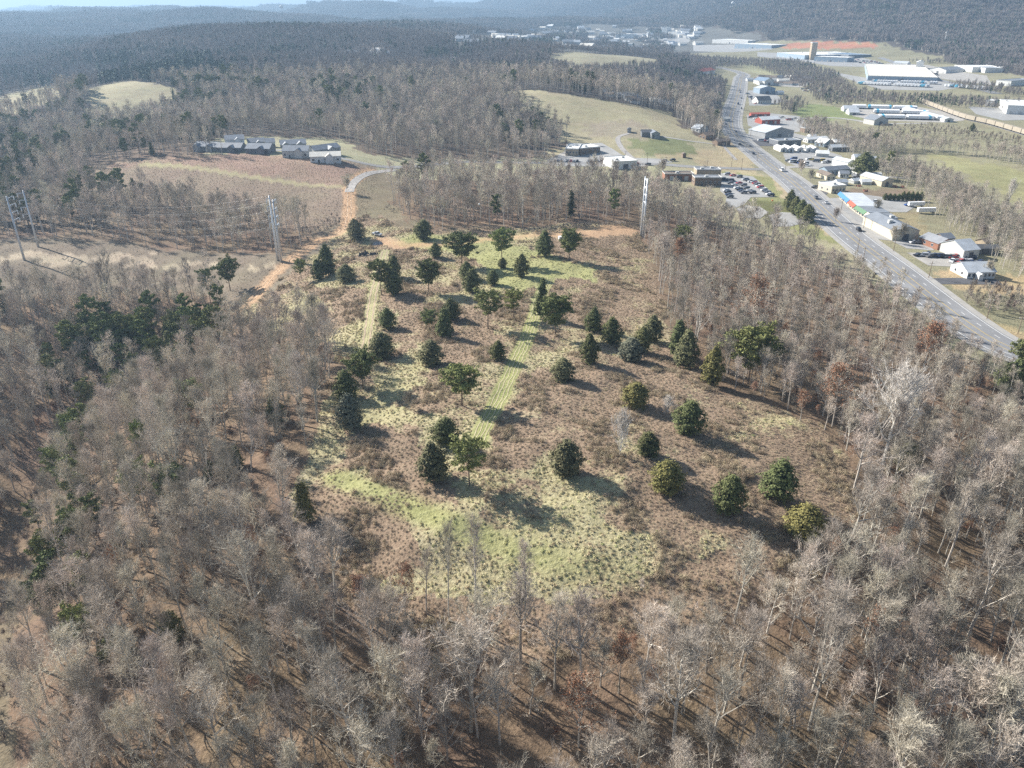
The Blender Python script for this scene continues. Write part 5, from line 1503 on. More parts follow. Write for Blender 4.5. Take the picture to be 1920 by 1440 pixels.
# strip of shops along the highway frontage, each its own unit with a coloured fascia
SHOPS = [((1574,372),(1591,388),'blue','blue fronted shop at the top end of the roadside strip'), ((1592,388.5),(1603,398),'red','red fronted shop in the roadside strip'),
         ((1604,398.5),(1623,411),'green','green roofed shop front in the roadside strip'), ((1624,411.5),(1636,421),'cream','cream shop at the lower end of the roadside strip')]
FCOL = dict(blue=(.06, .20, .46), red=(.40, .09, .05), green=(.10, .20, .11), cream=(.6, .55, .42))
for A, B, c_, lab in SHOPS:
    (ax, ay), (bx_, by_) = base_of(*A), base_of(*B)
    w = math.hypot(bx_ - ax, by_ - ay); rz = math.atan2(by_ - ay, bx_ - ax)
    e = empty('roadside_shop', (ax, ay, float(Hh(ax, ay))), rz, label=lab, cat='shop', group='shops in the roadside strip')
    MB().box(0.02, w - .02, 0, 13, -.5, 3.6).build('wall', wallm('cream'), e)
    MB().box(0, w, -.1, 13.2, 3.603, 3.9).build('roof', roofm({'blue': 'metal', 'red': 'metal', 'green': 'slate', 'cream': 'slate'}[c_]), e)
    MB().add([(0, -1.8, 2.6), (w, -1.8, 2.6), (w, -.11, 4.4), (0, -.11, 4.4), (0, -1.7, 2.5), (w, -1.7, 2.5), (w, -.105, 4.2), (0, -.105, 4.2)], [(0, 1, 2, 3), (7, 6, 5, 4), (0, 3, 7, 4), (1, 5, 6, 2), (0, 4, 5, 1), (3, 2, 6, 7)]).build('awning', cm('fascia_' + c_, FCOL[c_], rough=.6), e)
    for k in range(int(w // 4)):
        MB().box(1 + k * 4, 3.6 + k * 4, -.08, -.004, .5, 2.4).build('shop_window', GLASS, e)
# white gable lower canopy of the workshop
e = building('office_porch', 'white gabled porch standing out from the grey roofed office', 'porch', (1834, 527), (1842, 527), 4, 2.8, 'white', 'white', 'gable', 'across')
# houses of the estate beyond the highway and of the far town
def cheap_houses(pts, lab, group, s0, s1, roofs, name='small_house'):
    key = name + '_hm'
    if key not in _cache:
        L_ = []
        for k, rc in enumerate(roofs):
            w, d_, h = (11, 8, 3.2) if k % 2 == 0 else (15, 9, 3.0)
            v = [(-w/2,-d_/2,-1),(w/2,-d_/2,-1),(w/2,d_/2,-1),(-w/2,d_/2,-1),(-w/2,-d_/2,h),(w/2,-d_/2,h),(w/2,d_/2,h),(-w/2,d_/2,h),(-w/2-.3,0,h+2.4),(w/2+.3,0,h+2.4),
                 (-w/2-.4,-d_/2-.4,h-.1),(w/2+.4,-d_/2-.4,h-.1),(w/2+.4,d_/2+.4,h-.1),(-w/2-.4,d_/2+.4,h-.1)]
            wf = [(0,1,5,4),(1,2,6,5),(2,3,7,6),(3,0,4,7)]; rf2 = [(10,11,9,8),(12,13,8,9),(10,8,13),(11,12,9)]
            me_ = bpy.data.meshes.new(name); me_.from_pydata(v, [], wf + rf2)
            me_.materials.append(wallm('white' if k % 3 else 'pale')); me_.materials.append(roofm(rc))
            me_.polygons.foreach_set('material_index', [0] * 4 + [1] * 4); L_.append(me_)
        _cache[key] = L_
    for (px, py) in pts:
        x, y = base_of(px, py)
        o = link(name, _cache[key][rt_.integers(0, len(_cache[key]))])
        o.location = (x, y, float(Hh(x, y))); o.rotation_euler = (0, 0, float(rt_.uniform(-.6, .6))); s = float(rt_.uniform(s0, s1)); o.scale = (s, s, s)
        tag(o, lab, 'house', group)
pts = [(1424 + 13 * (k % 8) + rt_.uniform(-3, 3), 147 + 5.5 * (k // 8) + .4 * (k % 8) + rt_.uniform(-1, 1)) for k in range(22)]
cheap_houses(pts, 'brown roofed house in the estate right of the far highway', 'brown roofed estate houses', .8, 1.1, ['brown', 'brown', 'tan', 'slate'], 'estate_house')
pts = []
while len(pts) < 150:
    px, py = rt_.uniform(860, 1320), rt_.normal(72, 13)
    if 46 < py < 96 and (py > 52 or px > 960) and (py < 84 + (px - 860) * .03) and rt_.uniform() < .35 + .65 * min(1, abs(px - 860) / 250): pts.append((px, py))
cheap_houses(pts, 'small pale building in the hazy far town', 'pale buildings of the far town', 1.0, 2.2, ['white', 'tan', 'metal', 'slate'], 'town_building')
pts = [(640 + rt_.uniform(0, 25), 102 + rt_.uniform(-4, 2)) for _ in range(3)] + [(690 + rt_.uniform(0, 30), 104 + rt_.uniform(-5, 3)) for _ in range(4)] + [(800 + rt_.uniform(0, 60), 122 + rt_.uniform(-9, 8)) for _ in range(8)] + [(165, 95), (270, 90), (455, 172), (470, 176), (510, 180), (150, 60), (300, 42), (90, 70), (795, 60), (880, 40), (830, 34)]
cheap_houses(pts, 'pale house half hidden in the wooded hills', 'pale houses in the wooded hills', .9, 1.5, ['tan', 'white', 'metal', 'tan'], 'hill_house')
pts = [(1130 + rt_.uniform(0, 150), 160 + rt_.uniform(-24, 36)) for _ in range(24)]
cheap_houses(pts, 'house among bare trees on the slope left of the far highway', 'houses among the trees behind the pale hill', .8, 1.15, ['brown', 'slate', 'tan', 'slate'], 'slope_house')

for (px, py), lab in zip([(1610,300),(1627,322),(1643,331),(1597,322),(1602,343),(1576,346),(1461,177),(1420,186),(1405,152),(1332,150),(1343,193),(1358,226),(1522,259),(1541,293),(1568,261),(1622,345),(1657,312),(1350,178),(1636,300)],
    ['shed under the creek trees','house right of the big evergreen','house behind the long barn','hut beside the barn wall','shed below the barn','shed behind the flat roofed building','open bay wash by the highway','hut beside the dark roofed diner','house at the highway bend','house beneath the red roof','house in the roadside trees','low house at the shaded bend',
     'office by the white court','kiosk on the dealer lot','small store above the court','hut on the tilled plot','trailer home in the creek trees','store left of the far highway','trailer home at the creek edge']):
    cheap_houses([(px, py)], 'small pale ' + lab, 'small buildings along the highway', .5, .95, ['white', 'slate', 'metal', 'tan'], 'roadside_house')

# tower, silo, water tower
def tall(name, lab, cat, px, py, build):
    x, y = base_of(px, py); e = empty(name, (x, y, float(Hh(x, y))), 0, label=lab, cat=cat); build(e, y); return e
def f(e, y):
    MB().box(-6, 6, -6, 6, -1, 34).build('wall', wallm('tan'), e); MB().box(-6.3, 6.3, -6.3, 6.3, 34, 36).build('cap', wallm('pale'), e)
tall('plant_tower', 'tall brown tower of the factory on the plain', 'tower', 1522, 112, f)
def f(e, y):
    MB().bar((0, 0, 0), (0, 0, 36), 1.4, 1.0, 8).build('leg', wallm('white'), e)
    bm = MB(); rings = [(0, 33), (5, 35), (7, 38.5), (6, 42), (2.5, 44), (0, 44.4)]
    vs = [(r * math.cos(a * PI / 6), r * math.sin(a * PI / 6), z) for r, z in rings for a in range(12)]
    bm.add(vs, [(i * 12 + a, i * 12 + (a + 1) % 12, (i + 1) * 12 + (a + 1) % 12, (i + 1) * 12 + a) for i in range(5) for a in range(12)]).build('tank', wallm('white'), e, True)
tall('water_tower', 'white water tower on the far left ridge', 'water tower', 530, 34, f)
tall('water_tower', 'pale water tower in front of the right hand mountains', 'water tower', 1372, 26, f)
def f(e, y):
    MB().bar((0, 0, 0), (0, 0, 32), .7, .4, 6).build('mast', wallm('white'), e)
    MB().box(-1.6, 1.6, -1.6, 1.6, 29, 31.5).build('antenna_panel', wallm('pale'), e)
tall('cell_tower', 'thin white mast on the right wooded slope', 'mast', 1769, 88, f)

# ================================================================ VEHICLES
def car_meshes(kind):
    L_, W_, Hb, Hc = dict(car=(4.7, 1.85, .95, 1.45), suv=(4.8, 1.95, 1.1, 1.78), pickup=(5.6, 2.0, 1.1, 1.8), van=(5.6, 2.05, 1.3, 2.3))[kind]
    body = MB()
    pr = [(-L_/2, .35), (-L_/2 + .05, Hb * .92), (-L_/2 + (1.2 if kind != 'van' else .7), Hb), (L_/2 - .1, Hb * .95), (L_/2, .45)]
    if kind == 'pickup': pr = [(-L_/2, .4), (-L_/2 + .05, Hb * .95), (-L_/2 + 1.3, Hb), (L_/2 - .05, Hb), (L_/2, .5)]
    v = [(x, -W_/2 + (.06 if z > .5 else 0), z) for x, z in pr] + [(x, W_/2 - (.06 if z > .5 else 0), z) for x, z in pr]
    k = len(pr)
    body.add(v, [tuple(range(k)), tuple(range(2 * k - 1, k - 1, -1))] + [(i, k + i, k + (i + 1) % k, (i + 1) % k) for i in range(k)])
    x0, x1, x2, x3 = dict(car=(-1.25, -.55, 1.1, 1.9), suv=(-1.3, -.75, 1.9, 2.3), pickup=(-1.3, -.7, .7, .85), van=(-2.1, -1.5, 2.65, 2.75))[kind]
    yb, yt = W_/2 - .08, W_/2 - .22
    cab = MB().add([(x0, -yb, Hb - .02), (x3, -yb, Hb - .02), (x3, yb, Hb - .02), (x0, yb, Hb - .02), (x1, -yt, Hc - .05), (x2, -yt, Hc - .05), (x2, yt, Hc - .05), (x1, yt, Hc - .05)], [(0, 1, 5, 4), (1, 2, 6, 5), (2, 3, 7, 6), (3, 0, 4, 7), (4, 5, 6, 7)])
    roof = MB().box(x1 - .03, x2 + .03, -yt - .02, yt + .02, Hc - .05, Hc)
    wh = MB().bar((0, -.12, 0), (0, .12, 0), .34, sides=10)
    def M(mb, n_):
        me_ = bpy.data.meshes.new(n_); me_.from_pydata(mb.v, [], mb.f); me_.update(); return me_
    return dict(body=M(body, 'car_body'), cab=M(cab, 'car_windows'), roof=M(roof, 'car_roof'), wheel=M(wh, 'car_wheel'), L=L_, W=W_)
CARM = {k: car_meshes(k) for k in ('car', 'suv', 'pickup', 'van')}
for k in CARM: CARM[k]['cab'].materials.append(GLASS); CARM[k]['wheel'].materials.append(cm('tyre', (.03, .03, .03)))
CARC = dict(white=(.75,.75,.75), silver=(.45,.46,.48), black=(.02,.02,.025), grey=(.14,.145,.155), blue=(.03,.08,.26), red=(.38,.03,.025), dark_blue=(.02,.035,.09), tan=(.38,.33,.25), yellow=(.7,.5,.08), orange=(.6,.2,.05), green=(.05,.12,.06))
def car(kind, colr_, px, py, heading, lab, group=None, xy=None, parts=True, s=1.0, name=None):
    K = CARM[kind]
    x, y = base_of(px, py) if xy is None else xy
    e = empty(name or dict(car='car', suv='car', pickup='pickup_truck', van='van')[kind], (x, y, float(Hh(x, y)) + .19), heading, label=lab, cat=dict(car='car', suv='car', pickup='pickup truck', van='van')[kind], group=group)
    e.scale = (s, s, s)
    pm = cm('paint_' + colr_, CARC[colr_], rough=.3, spec=.5)
    for key, n_ in (('body', 'body'), ('roof', 'roof')):
        k2 = (kind, key, colr_)
        if k2 not in _cache:
            me_ = K[key].copy(); me_.materials.append(pm); _cache[k2] = me_
        link(n_, _cache[k2], e)
    link('windows', K['cab'], e)
    if parts:
        for sx in (-1, 1):
            for sy in (-1, 1):
                w_ = link('wheel', K['wheel'], e); w_.location = (sx * K['L'] * .30, sy * (K['W'] / 2 - .1), .32)
    return e
def hdir(a, b):
    (x0, y0), (x1, y1) = base_of(*a), base_of(*b); return math.atan2(y1 - y0, x1 - x0)
ORD = 'first second third fourth fifth sixth seventh eighth ninth tenth eleventh twelfth thirteenth fourteenth fifteenth sixteenth seventeenth eighteenth nineteenth twentieth'.split() + ['%s' % w for w in ('twenty first', 'twenty second', 'twenty third', 'twenty fourth', 'twenty fifth', 'twenty sixth', 'twenty seventh', 'twenty eighth', 'twenty ninth', 'thirtieth')]
def hwy_at(px, py, off=None):
    x, y = base_of(px, py); i = int(np.argmin(np.hypot(hp_[:, 0] - x, hp_[:, 1] - y))); j = min(i + 1, len(hp_) - 1); d = hp_[j] - hp_[j - 1]
    return math.atan2(d[1], d[0])
HC = [('suv','black',1610,433,'black car on the highway below the long strip of shops'), ('car','silver',1549,382,'silver car in the highway lane beside the strip of shops'), ('suv','grey',1530,373,'dark grey car just ahead of the silver one on the highway'),
      ('van','white',1466,321,'white van crossing the highway junction'), ('car','black',1412,289,'black car on the highway above the junction'), ('car','grey',1406,275,'grey car far up the highway in the right lanes'),
      ('car','black',1387,272,'black car on the left lanes where the highway bends'), ('car','dark_blue',1380,248,'dark blue car on the highway bend'), ('suv','grey',1361,234,'grey car in the shade of the trees on the highway'),
      ('van','dark_blue',1384,196,'dark lorry on the highway above the second junction'), ('car','white',1383,209,'white car waiting at the second junction'), ('car','black',1390,204,'black car beside the second junction'),
      ('car','blue',1388,174,'blue car at the straight far part of the highway'), ('car','grey',1390,185,'grey car on the straight far part of the highway'), ('car','black',1387,170,'black car farthest up the highway')]
for kd, c_, px, py, lab in HC: car(kd, c_, px, py, hwy_at(px, py), lab, 'vehicles on the highway')
car('pickup', 'silver', 707, 442, 2.5, 'silver pickup parked where the dirt track meets the meadow')
car('suv', 'blue', 1702, 386, .3, 'bright blue car beside the white box truck')
for k, (x, y, c_) in enumerate([(1618,376,'black'),(1640,380,'white'),(1628,420,'black'),(1654,437,'white'),(1712,456,'white'),(1722,457,'grey'),(1734,457,'tan'),(1527,353,'black'),(1246,302,'silver'),(1261,302,'black'),(1193,308,'red'),(1215,310,'grey')]):
    car('suv' if k % 2 else 'car', c_, x, y, float(rt_.uniform(-.5, .5)), [c_ + ' ' + t for t in ('car behind the blue shop','car right of the black one behind the shops','car parked at the cream shop front','car by the grey roofed store wall','car next to the red brick house','car between the white and the tan one at the brick house',
        'car closest to the brick house','car on the small dark lot by the cream flat roofed building','car with its nose to the tan field, left of a black one','car alone in the tan field below the farmhouse','car at the end of the white flat roofed building','car on the cross street right of the red one')][k])
# parking lot rows (from the photo, each row as start, end, number)
cols_ = ['black', 'grey', 'white', 'silver', 'dark_blue', 'black', 'red', 'silver', 'dark_blue', 'grey']
ROWS = [((1399,328),(1410,341),0), ((1413,343),(1445,368),11,'row on the highway side'), ((1397,338),(1408,342),3,'short row above the highway side'), ((1363,328),(1386,333),3,'top row'), ((1355,338),(1370,340),3,'row by the brown building'), ((1369,345),(1377,348),2,'second row'),
        ((1386,345),(1394,349),2,'pair in the middle'), ((1382,354),(1394,363),4,'lower middle row'), ((1399,355),(1411,363),3,'lower right row'), ((1362,358),(1368,371),4,'row in the building shade')]
for row in ROWS:
    if len(row) < 4: continue
    (x0, y0), (x1, y1), n_, rn = row
    for k in range(n_):
        t = k / max(1, n_ - 1); c_ = cols_[(k * 3 + int(x0) + k // 4) % 10]
        px, py = x0 + (x1 - x0) * t, y0 + (y1 - y0) * t
        car(['car', 'suv'][(k + int(x0)) % 2], c_, px, py, .25 + float(rt_.normal(0, .03)), '%s car, %s from far end, %s of car park' % (c_.replace('_', ' '), ORD[k], rn), 'cars in the car park by the highway')
for k in range(15):
    px = 1040 + k * 6.1 + (14 if k > 7 else 0); c_ = cols_[(k * 7 + 1) % 10]
    car('car', c_, px, 303.5, PI / 2, '%s car, %s from the left before the white flat roofed building' % (c_.replace('_', ' '), ORD[k]), 'cars before the white flat roofed building')
for k in range(30):
    row = k // 10; i_ = k % 10; c_ = cols_[(k * 7 + row) % 10]
    px = (1722, 1745, 1786)[row] + i_ * (8.6, 8.2, 6.0)[row] + rt_.uniform(-2, 2); py = (479, 482, 491)[row] + i_ * (.6, .3, .4)[row] + rt_.uniform(-1.5, 1.5)
    car(['car', 'suv', 'pickup'][k % 3], c_, px, py, float(rt_.uniform(-.8, .8)), '%s car, %s from the left in the %s row of the scrap yard' % (c_.replace('_', ' '), ORD[i_], ('back', 'middle', 'front')[row]), 'cars in the crowded scrap yard')
for k in range(14):
    c_ = ['grey', 'white', 'black', 'blue', 'silver', 'white', 'yellow'][k % 7]; px, py = [(1478,303),(1486,305),(1494,306),(1502,308),(1510,309),(1516,300),(1524,301),(1530,304),(1545,306),(1552,305),(1488,300),(1500,302),(1512,312),(1540,303)][k]
    car(['pickup', 'van', 'suv'][k % 3], c_, px, py, float(rt_.uniform(-.4, .4)), '%s vehicle, %s from the left below the display sheds' % (c_, ORD[k]), 'vehicles on the dealer lot')
def far_cars(n_, p0, p1, spread, where, group, s=1.0):
    for k in range(n_):
        t = (k + .5) / n_; c_ = ['white', 'silver', 'black', 'grey', 'dark_blue', 'white', 'red'][(k * 5 + n_) % 7]
        car(['car', 'suv', 'van'][(k * 3) % 3 if k % 4 else 2], c_, p0[0] + (p1[0] - p0[0]) * t + rt_.uniform(-1, 1), p0[1] + (p1[1] - p0[1]) * t + rt_.uniform(-spread, spread), float(rt_.uniform(-.3, .3)) + PI / 2 * (k % 2), 'parked vehicle %s' % where, group, parts=False, s=s)
far_cars(26, (1502, 168), (1562, 173), 3, 'in the crowded lot beyond the green field', 'vehicles in the lot beyond the green field')
far_cars(22, (1574, 181), (1622, 184), 1.2, 'in the long row by the rail trees', 'vehicles in the row by the rail trees')
far_cars(16, (1405, 222), (1500, 226), 4, 'in the red machine yard', 'vehicles in the red machine yard')
far_cars(12, (1400, 176), (1420, 196), 3, 'beside the far highway shops', 'vehicles beside the far highway shops')
far_cars(12, (1425, 264), (1455, 268), 3, 'on the dark dealer lot', 'vehicles on the dark dealer lot')
far_cars(10, (1546, 270), (1560, 282), 3, 'in the court of low white buildings', 'vehicles in the court of low buildings')
far_cars(40, (1590, 112), (1660, 122), 3.5, 'in the factory lot right of the tower', 'vehicles in the factory lot', 1.15)
far_cars(14, (1700, 132), (1760, 140), 2, 'in the plant yard near the pines', 'vehicles in the plant yard', 1.2)
# lorries, trailers, boxcars: one mesh each with its parts as children where they show
def trailer_proto():
    b = MB().box(-6.8, 6.8, -1.3, 1.3, 1.15, 4.05)
    me_ = bpy.data.meshes.new('trailer_box'); me_.from_pydata(b.v, [], b.f); me_.materials.append(cm('trailer_white', (.78, .79, .80), rough=.5))
    c = MB(); [c.bar((x, y - .2, .55), (x, y + .2, .55), .5, sides=8) for x in (4.2, 5.5) for y in (-1, 1)]; c.box(-6, 6, -.5, .5, .9, 1.147); c.box(-4.4, -4.1, -1, -.8, 0, .9); c.box(-4.4, -4.1, .8, 1, 0, .9)
    m2 = bpy.data.meshes.new('trailer_chassis'); m2.from_pydata(c.v, [], c.f); m2.materials.append(cm('chassis', (.05, .05, .055)))
    return me_, m2
TB, TC = trailer_proto()
TB2 = TB.copy(); TB2.materials.clear(); TB2.materials.append(cm('trailer_blue', (.10, .42, .62), rough=.5))
def trailer(x, y, rz, lab, group, blue=False, s=1.0):
    e = empty('trailer', (x, y, float(Hh(x, y)) + .2), rz, label=lab, cat='trailer', group=group); e.scale = (s, s, s)
    link('cargo_box', TB2 if blue else TB, e); link('chassis', TC, e)
def trailer_row(p0, p1, n_, where, group, ang=None, s=1.0):
    (x0, y0), (x1, y1) = base_of(*p0), base_of(*p1)
    rz = math.atan2(y1 - y0, x1 - x0) + PI / 2
    for k in range(n_):
        if (k * 7 + n_) % 11 == 4: continue
        t = k / (n_ - 1)
        trailer(x0 + (x1 - x0) * t, y0 + (y1 - y0) * t, rz if ang is None else ang, '%s trailer, %s from the left in the %s' % ('light blue' if (k * 5 + n_) % 9 == 0 else 'white', ORD[min(k, 29)], where), group, (k * 5 + n_) % 9 == 0, s)
trailer_row((1600,203),(1716,206),28,'back row of the trailer yard','trailers in the yard beyond the creek')
trailer_row((1640,212),(1742,215),22,'middle row of the trailer yard','trailers in the yard beyond the creek')
trailer_row((1645,222),(1766,225),26,'front row of the trailer yard','trailers in the yard beyond the creek')
trailer_row((1632,155),(1755,158),26,'dock row of the enormous warehouse','trailers at the enormous warehouse')
trailer_row((1610,158),(1745,164),22,'outer row below the enormous warehouse','trailers at the enormous warehouse')
trailer_row((1776,163),(1850,168),12,'far lot right of the enormous warehouse','trailers at the far lot')
trailer_row((1426,240),(1462,242),9,'machine yard line of box trucks','box trucks in the machine yard', s=.6)
x, y = base_of(1717, 388); trailer(x, y, .1, 'white box truck beside the bright blue car', None, s=.75)
x, y = base_of(1736, 400); trailer(x, y, .05, 'white trailer alone at the edge of the bare trees', None, s=.8)
# long low storage sheds right of the trailer yard
building('storage_units', 'long white row of storage units along the railway', 'storage units', (1770, 229), (1787, 229), 120, 3, 'white', 'metal', 'gable', 'across', 1.5, skew=0)
rail = smooth_path(P((1722,190),(1740,198),(1804,222),(1854,234),(1912,251),(1990,275)), 6)
V, F = ribbon(rail, -2.2, 2.2, .15, 1); rb_ = tag(link('rail_bed', mesh_np('rail_bed', V, F, GRAVT)), kind='structure')
for o_ in (-.75, .75):
    V, F = ribbon(rail, o_ - .07, o_ + .07, .33, 1); link('rail', mesh_np('rail', V, F, cm('rail_steel', (.25, .22, .2))), rb_)
rd_ = np.concatenate([[0], np.cumsum(np.hypot(*np.diff(rail, axis=0).T))])
nb_ = int(rd_[-1] // 17.5)
bb_ = MB().box(-8.2, 8.2, -1.5, 1.5, 1.1, 4.9); bb_.box(-8.3, 8.3, -1.2, 1.2, 4.903, 5.1)
bbm = bpy.data.meshes.new('boxcar_body'); bbm.from_pydata(bb_.v, [], bb_.f); bbm.materials.append(cm('boxcar_tan', (.36, .315, .25), var=.15, scale=.5))
wb_ = MB(); [wb_.bar((x, -1, .5), (x, 1, .5), .48, sides=8) for x in (-6.6, -5, 5, 6.6)]; wb_.box(-7.5, 7.5, -.6, .6, .8, 1.097)
wbm = bpy.data.meshes.new('boxcar_bogie'); wbm.from_pydata(wb_.v, [], wb_.f); wbm.materials.append(cm('chassis', (.05, .05, .055)))
for k in range(nb_):
    s = 9 + k * 17.5
    x, y = np.interp(s, rd_, rail[:, 0]), np.interp(s, rd_, rail[:, 1]); x2, y2 = np.interp(s + 4, rd_, rail[:, 0]), np.interp(s + 4, rd_, rail[:, 1])
    e = empty('boxcar', (x, y, float(Hh(x, y)) + .33), math.atan2(y2 - y, x2 - x), label='tan boxcar, %s from the left in the train by the trailer yard' % ORD[min(k, 29)], cat='boxcar', group='boxcars of the standing train')
    link('body', bbm, e); link('bogies', wbm, e)

# ================================================================ POLES, WIRES, SMALL THINGS
WOODP = mat('pole_wood', (.25, .19, .14), var=.2, scale=1); STEEL = mat('galvanised_steel', (.62, .65, .68), rough=.45, metal=.15); WIREM = mat('wire_metal', (.42, .44, .46), rough=.4, metal=.5)
PORC = mat('insulator_grey', (.75, .78, .8), rough=.3)
UP = [(1850,598,39,'on the tan verge where the highway leaves the frame'),(1908,626,30,'nearest the right frame edge on the tan verge'),(1741,521,31,'at the corner of the tan office lawn'),(1675,471,31,'between the grey roofed store and the scrap yard'),(1577,394,19,'by the strip of shops, upper'),(1619,428,20,'by the strip of shops, lower'),
      (1607,473,22,'on the left verge above the bare wood'),(1618,489,24,'on the left verge just below its twin'),(1213,308,22,'on the cross street near the hill drive'),(1371,314,20,'in the tan field left of the junction'),(1390,318,21,'close to the junction on the cross street'),(1248,311,14,'on the cross street below the tiny shed'),(1172,300,14,'beside the white flat roofed building'),
      (1325,318,16,'on the cross street in the tan grass'),(1355,285,14,'by the house driveway'),(1472,320,17,'right of the junction'),(1503,322,17,'among shrubs right of the junction'),(1420,302,15,'on the left verge above the junction'),(1407,256,15,'by the grey blue warehouse'),(1352,215,17,'at the second junction')]
for px, py, hp, w_ in UP:
    x, y, z, Hm, _ = real_size(px, py, hp, 3); Hm = min(max(Hm, 7), 11.5)
    e = empty('utility_pole', (x, y, z), hwy_at(px, py) + PI / 2, label='wooden utility pole ' + w_, cat='utility pole', group='wooden utility poles')
    MB().bar((0, 0, -.5), (0, 0, Hm), .17, .11, 6).build('pole', WOODP, e)
    ar = MB().box(-1.2, 1.2, -.06, .06, Hm - .9, Hm - .75).build('crossarm', WOODP, e)
    for k in (-1.05, -.5, .5, 1.05): MB().bar((k, 0, Hm - .749), (k, 0, Hm - .5), .07, sides=5).build('insulator', PORC, ar)

def steel_pole(px, py, hp, lab, az, armside, nA):
    x, y, z, Hm, _ = real_size(px, py, hp, 3)
    e = empty('steel_pylon', (x, y, z), az, label=lab, cat='pylon', group='tall steel power line poles')
    MB().bar((0, 0, -.5), (0, 0, Hm), .62, .30, 10).build('pole', STEEL, e, True)
    tips = []
    for k in range(nA):
        zz = Hm - 1.2 - k * 3.6; sd_ = armside if nA < 4 or armside else (1 if k % 2 else -1)
        sgn = sd_ if sd_ else (1 if k % 2 else -1)
        ar = MB().bar((sgn * .3, 0, zz), (sgn * 3.9, 0, zz + .6), .26, .16, 6).build('arm', STEEL, e)
        ins = MB().bar((sgn * 3.8, 0, zz + .45), (sgn * 3.8, 0, zz - 1.3), .24, sides=8).build('insulator', PORC, ar)
        c, s_ = math.cos(az), math.sin(az)
        tips.append((x + sgn * 3.8 * c, y + sgn * 3.8 * s_, z + zz - 1.35))
    tips.append((x, y, z + Hm))
    return tips
def lineaz(a, b):
    (x0, y0), (x1, y1) = base_of(*a), base_of(*b); return math.atan2(y1 - y0, x1 - x0) + PI / 2
az1 = lineaz((60, 475), (524, 489)); az2 = lineaz((524, 489), (1202, 443))
A1 = steel_pole(46, 488, 116, 'steel pole nearest the left frame edge in the dirt corridor', az1, 1, 4)
A2 = steel_pole(72, 463, 102, 'steel pole just behind the one at the left frame edge', az1, -1, 4)
B1 = steel_pole(521, 488, 116, 'left steel pole of the pair where the dirt corridor ends', (az1 + az2) / 2, -1, 4)
B2 = steel_pole(527, 491, 112, 'right steel pole of the pair where the dirt corridor ends', (az1 + az2) / 2, 1, 4)
C1 = steel_pole(1202, 443, 107, 'left steel pole of the twin at the top right of the meadow', az2, -1, 4)
C2 = steel_pole(1206, 446, 106, 'right steel pole of the twin at the top right of the meadow', az2, 1, 4)
def wire(p, q, sag, lab, name='power_wire'):
    n_ = 26; pts = []
    for i in range(n_ + 1):
        t = i / n_; pts.append(np.array(p) * (1 - t) + np.array(q) * t - np.array([0, 0, 4 * sag * t * (1 - t)]))
    pts = np.array(pts); V, F = seg_tubes(pts[:-1], pts[1:], np.full(n_, .010), np.full(n_, .010), 4)
    return tag(link(name, mesh_np(name, V, F, WIREM)), lab, 'power line', 'wires of the steel power line')
for k in range(5):
    wire(A1[k], B2[k], 7, 'thin wire from the left frame edge pole to the corridor end pair, front circuit'); wire(A2[k], B1[k], 7, 'thin wire from the rear left pole to the corridor end pair, back circuit')
    wire(B1[k], C1[k], 9, 'thin wire across the top of the meadow, back circuit'); wire(B2[k], C2[k], 9, 'thin wire across the top of the meadow, front circuit')
    a = np.array(A1[k]) + np.array([-150, 40, 2]); wire(A1[k], a, 3, 'thin wire running out of the left frame edge, front circuit')
    a = np.array(A2[k]) + np.array([-150, 40, 2]); wire(A2[k], a, 3, 'thin wire running out of the left frame edge, back circuit')
    a = np.array(C1[k]) + np.array([190, -40, -6]); wire(C1[k], a, 7, 'thin wire over the right wood, back circuit'); a = np.array(C2[k]) + np.array([190, -40, -6]); wire(C2[k], a, 7, 'thin wire over the right wood, front circuit')
def ball(p, c_, lab):
    e = MB(); n1_, n2_ = 8, 12
    vs = [(.42 * math.sin(PI * i / n1_) * math.cos(2 * PI * j / n2_), .42 * math.sin(PI * i / n1_) * math.sin(2 * PI * j / n2_), .42 * math.cos(PI * i / n1_)) for i in range(n1_ + 1) for j in range(n2_)]
    e.add(vs, [(i * n2_ + j, (i + 1) * n2_ + j, (i + 1) * n2_ + (j + 1) % n2_, i * n2_ + (j + 1) % n2_) for i in range(n1_) for j in range(n2_)])
    o = e.build('marker_ball', cm('ball_' + c_, CARC[c_], rough=.4), None, True); o.location = p; tag(o, lab, 'marker ball', 'aerial marker balls on the wires')
def on_wire(p, q, sag, t): return tuple(np.array(p) * (1 - t) + np.array(q) * t - np.array([0, 0, 4 * sag * t * (1 - t)]))
ball(on_wire(B1[4], C1[4], 9, .54), 'white', 'white marker ball on the wire before the wood top of the meadow')
ball(on_wire(B2[4], C2[4], 9, .84), 'orange', 'orange marker ball on the wire left of the twin steel poles')
ball(on_wire(C2[4], tuple(np.array(C2[4]) + np.array([190, -40, -6])), 7, .3), 'orange', 'orange marker ball over the right wood')
# white hunting blind
x, y = base_of(1052, 450); e = empty('storage_box', (x, y, float(Hh(x, y))), .3, label='small white box hut on the dirt strip at the meadow top', cat='hut')
MB().box(-1.2, 1.2, -.8, .8, 0, 1.7).build('wall', wallm('white'), e); MB().box(-1.35, 1.35, -.95, .95, 1.703, 1.85).build('roof', roofm('white'), e); MB().box(-.3, .5, -.86, -.803, .2, 1.4).build('door', cm('door_dark', (.12, .12, .13)), e)
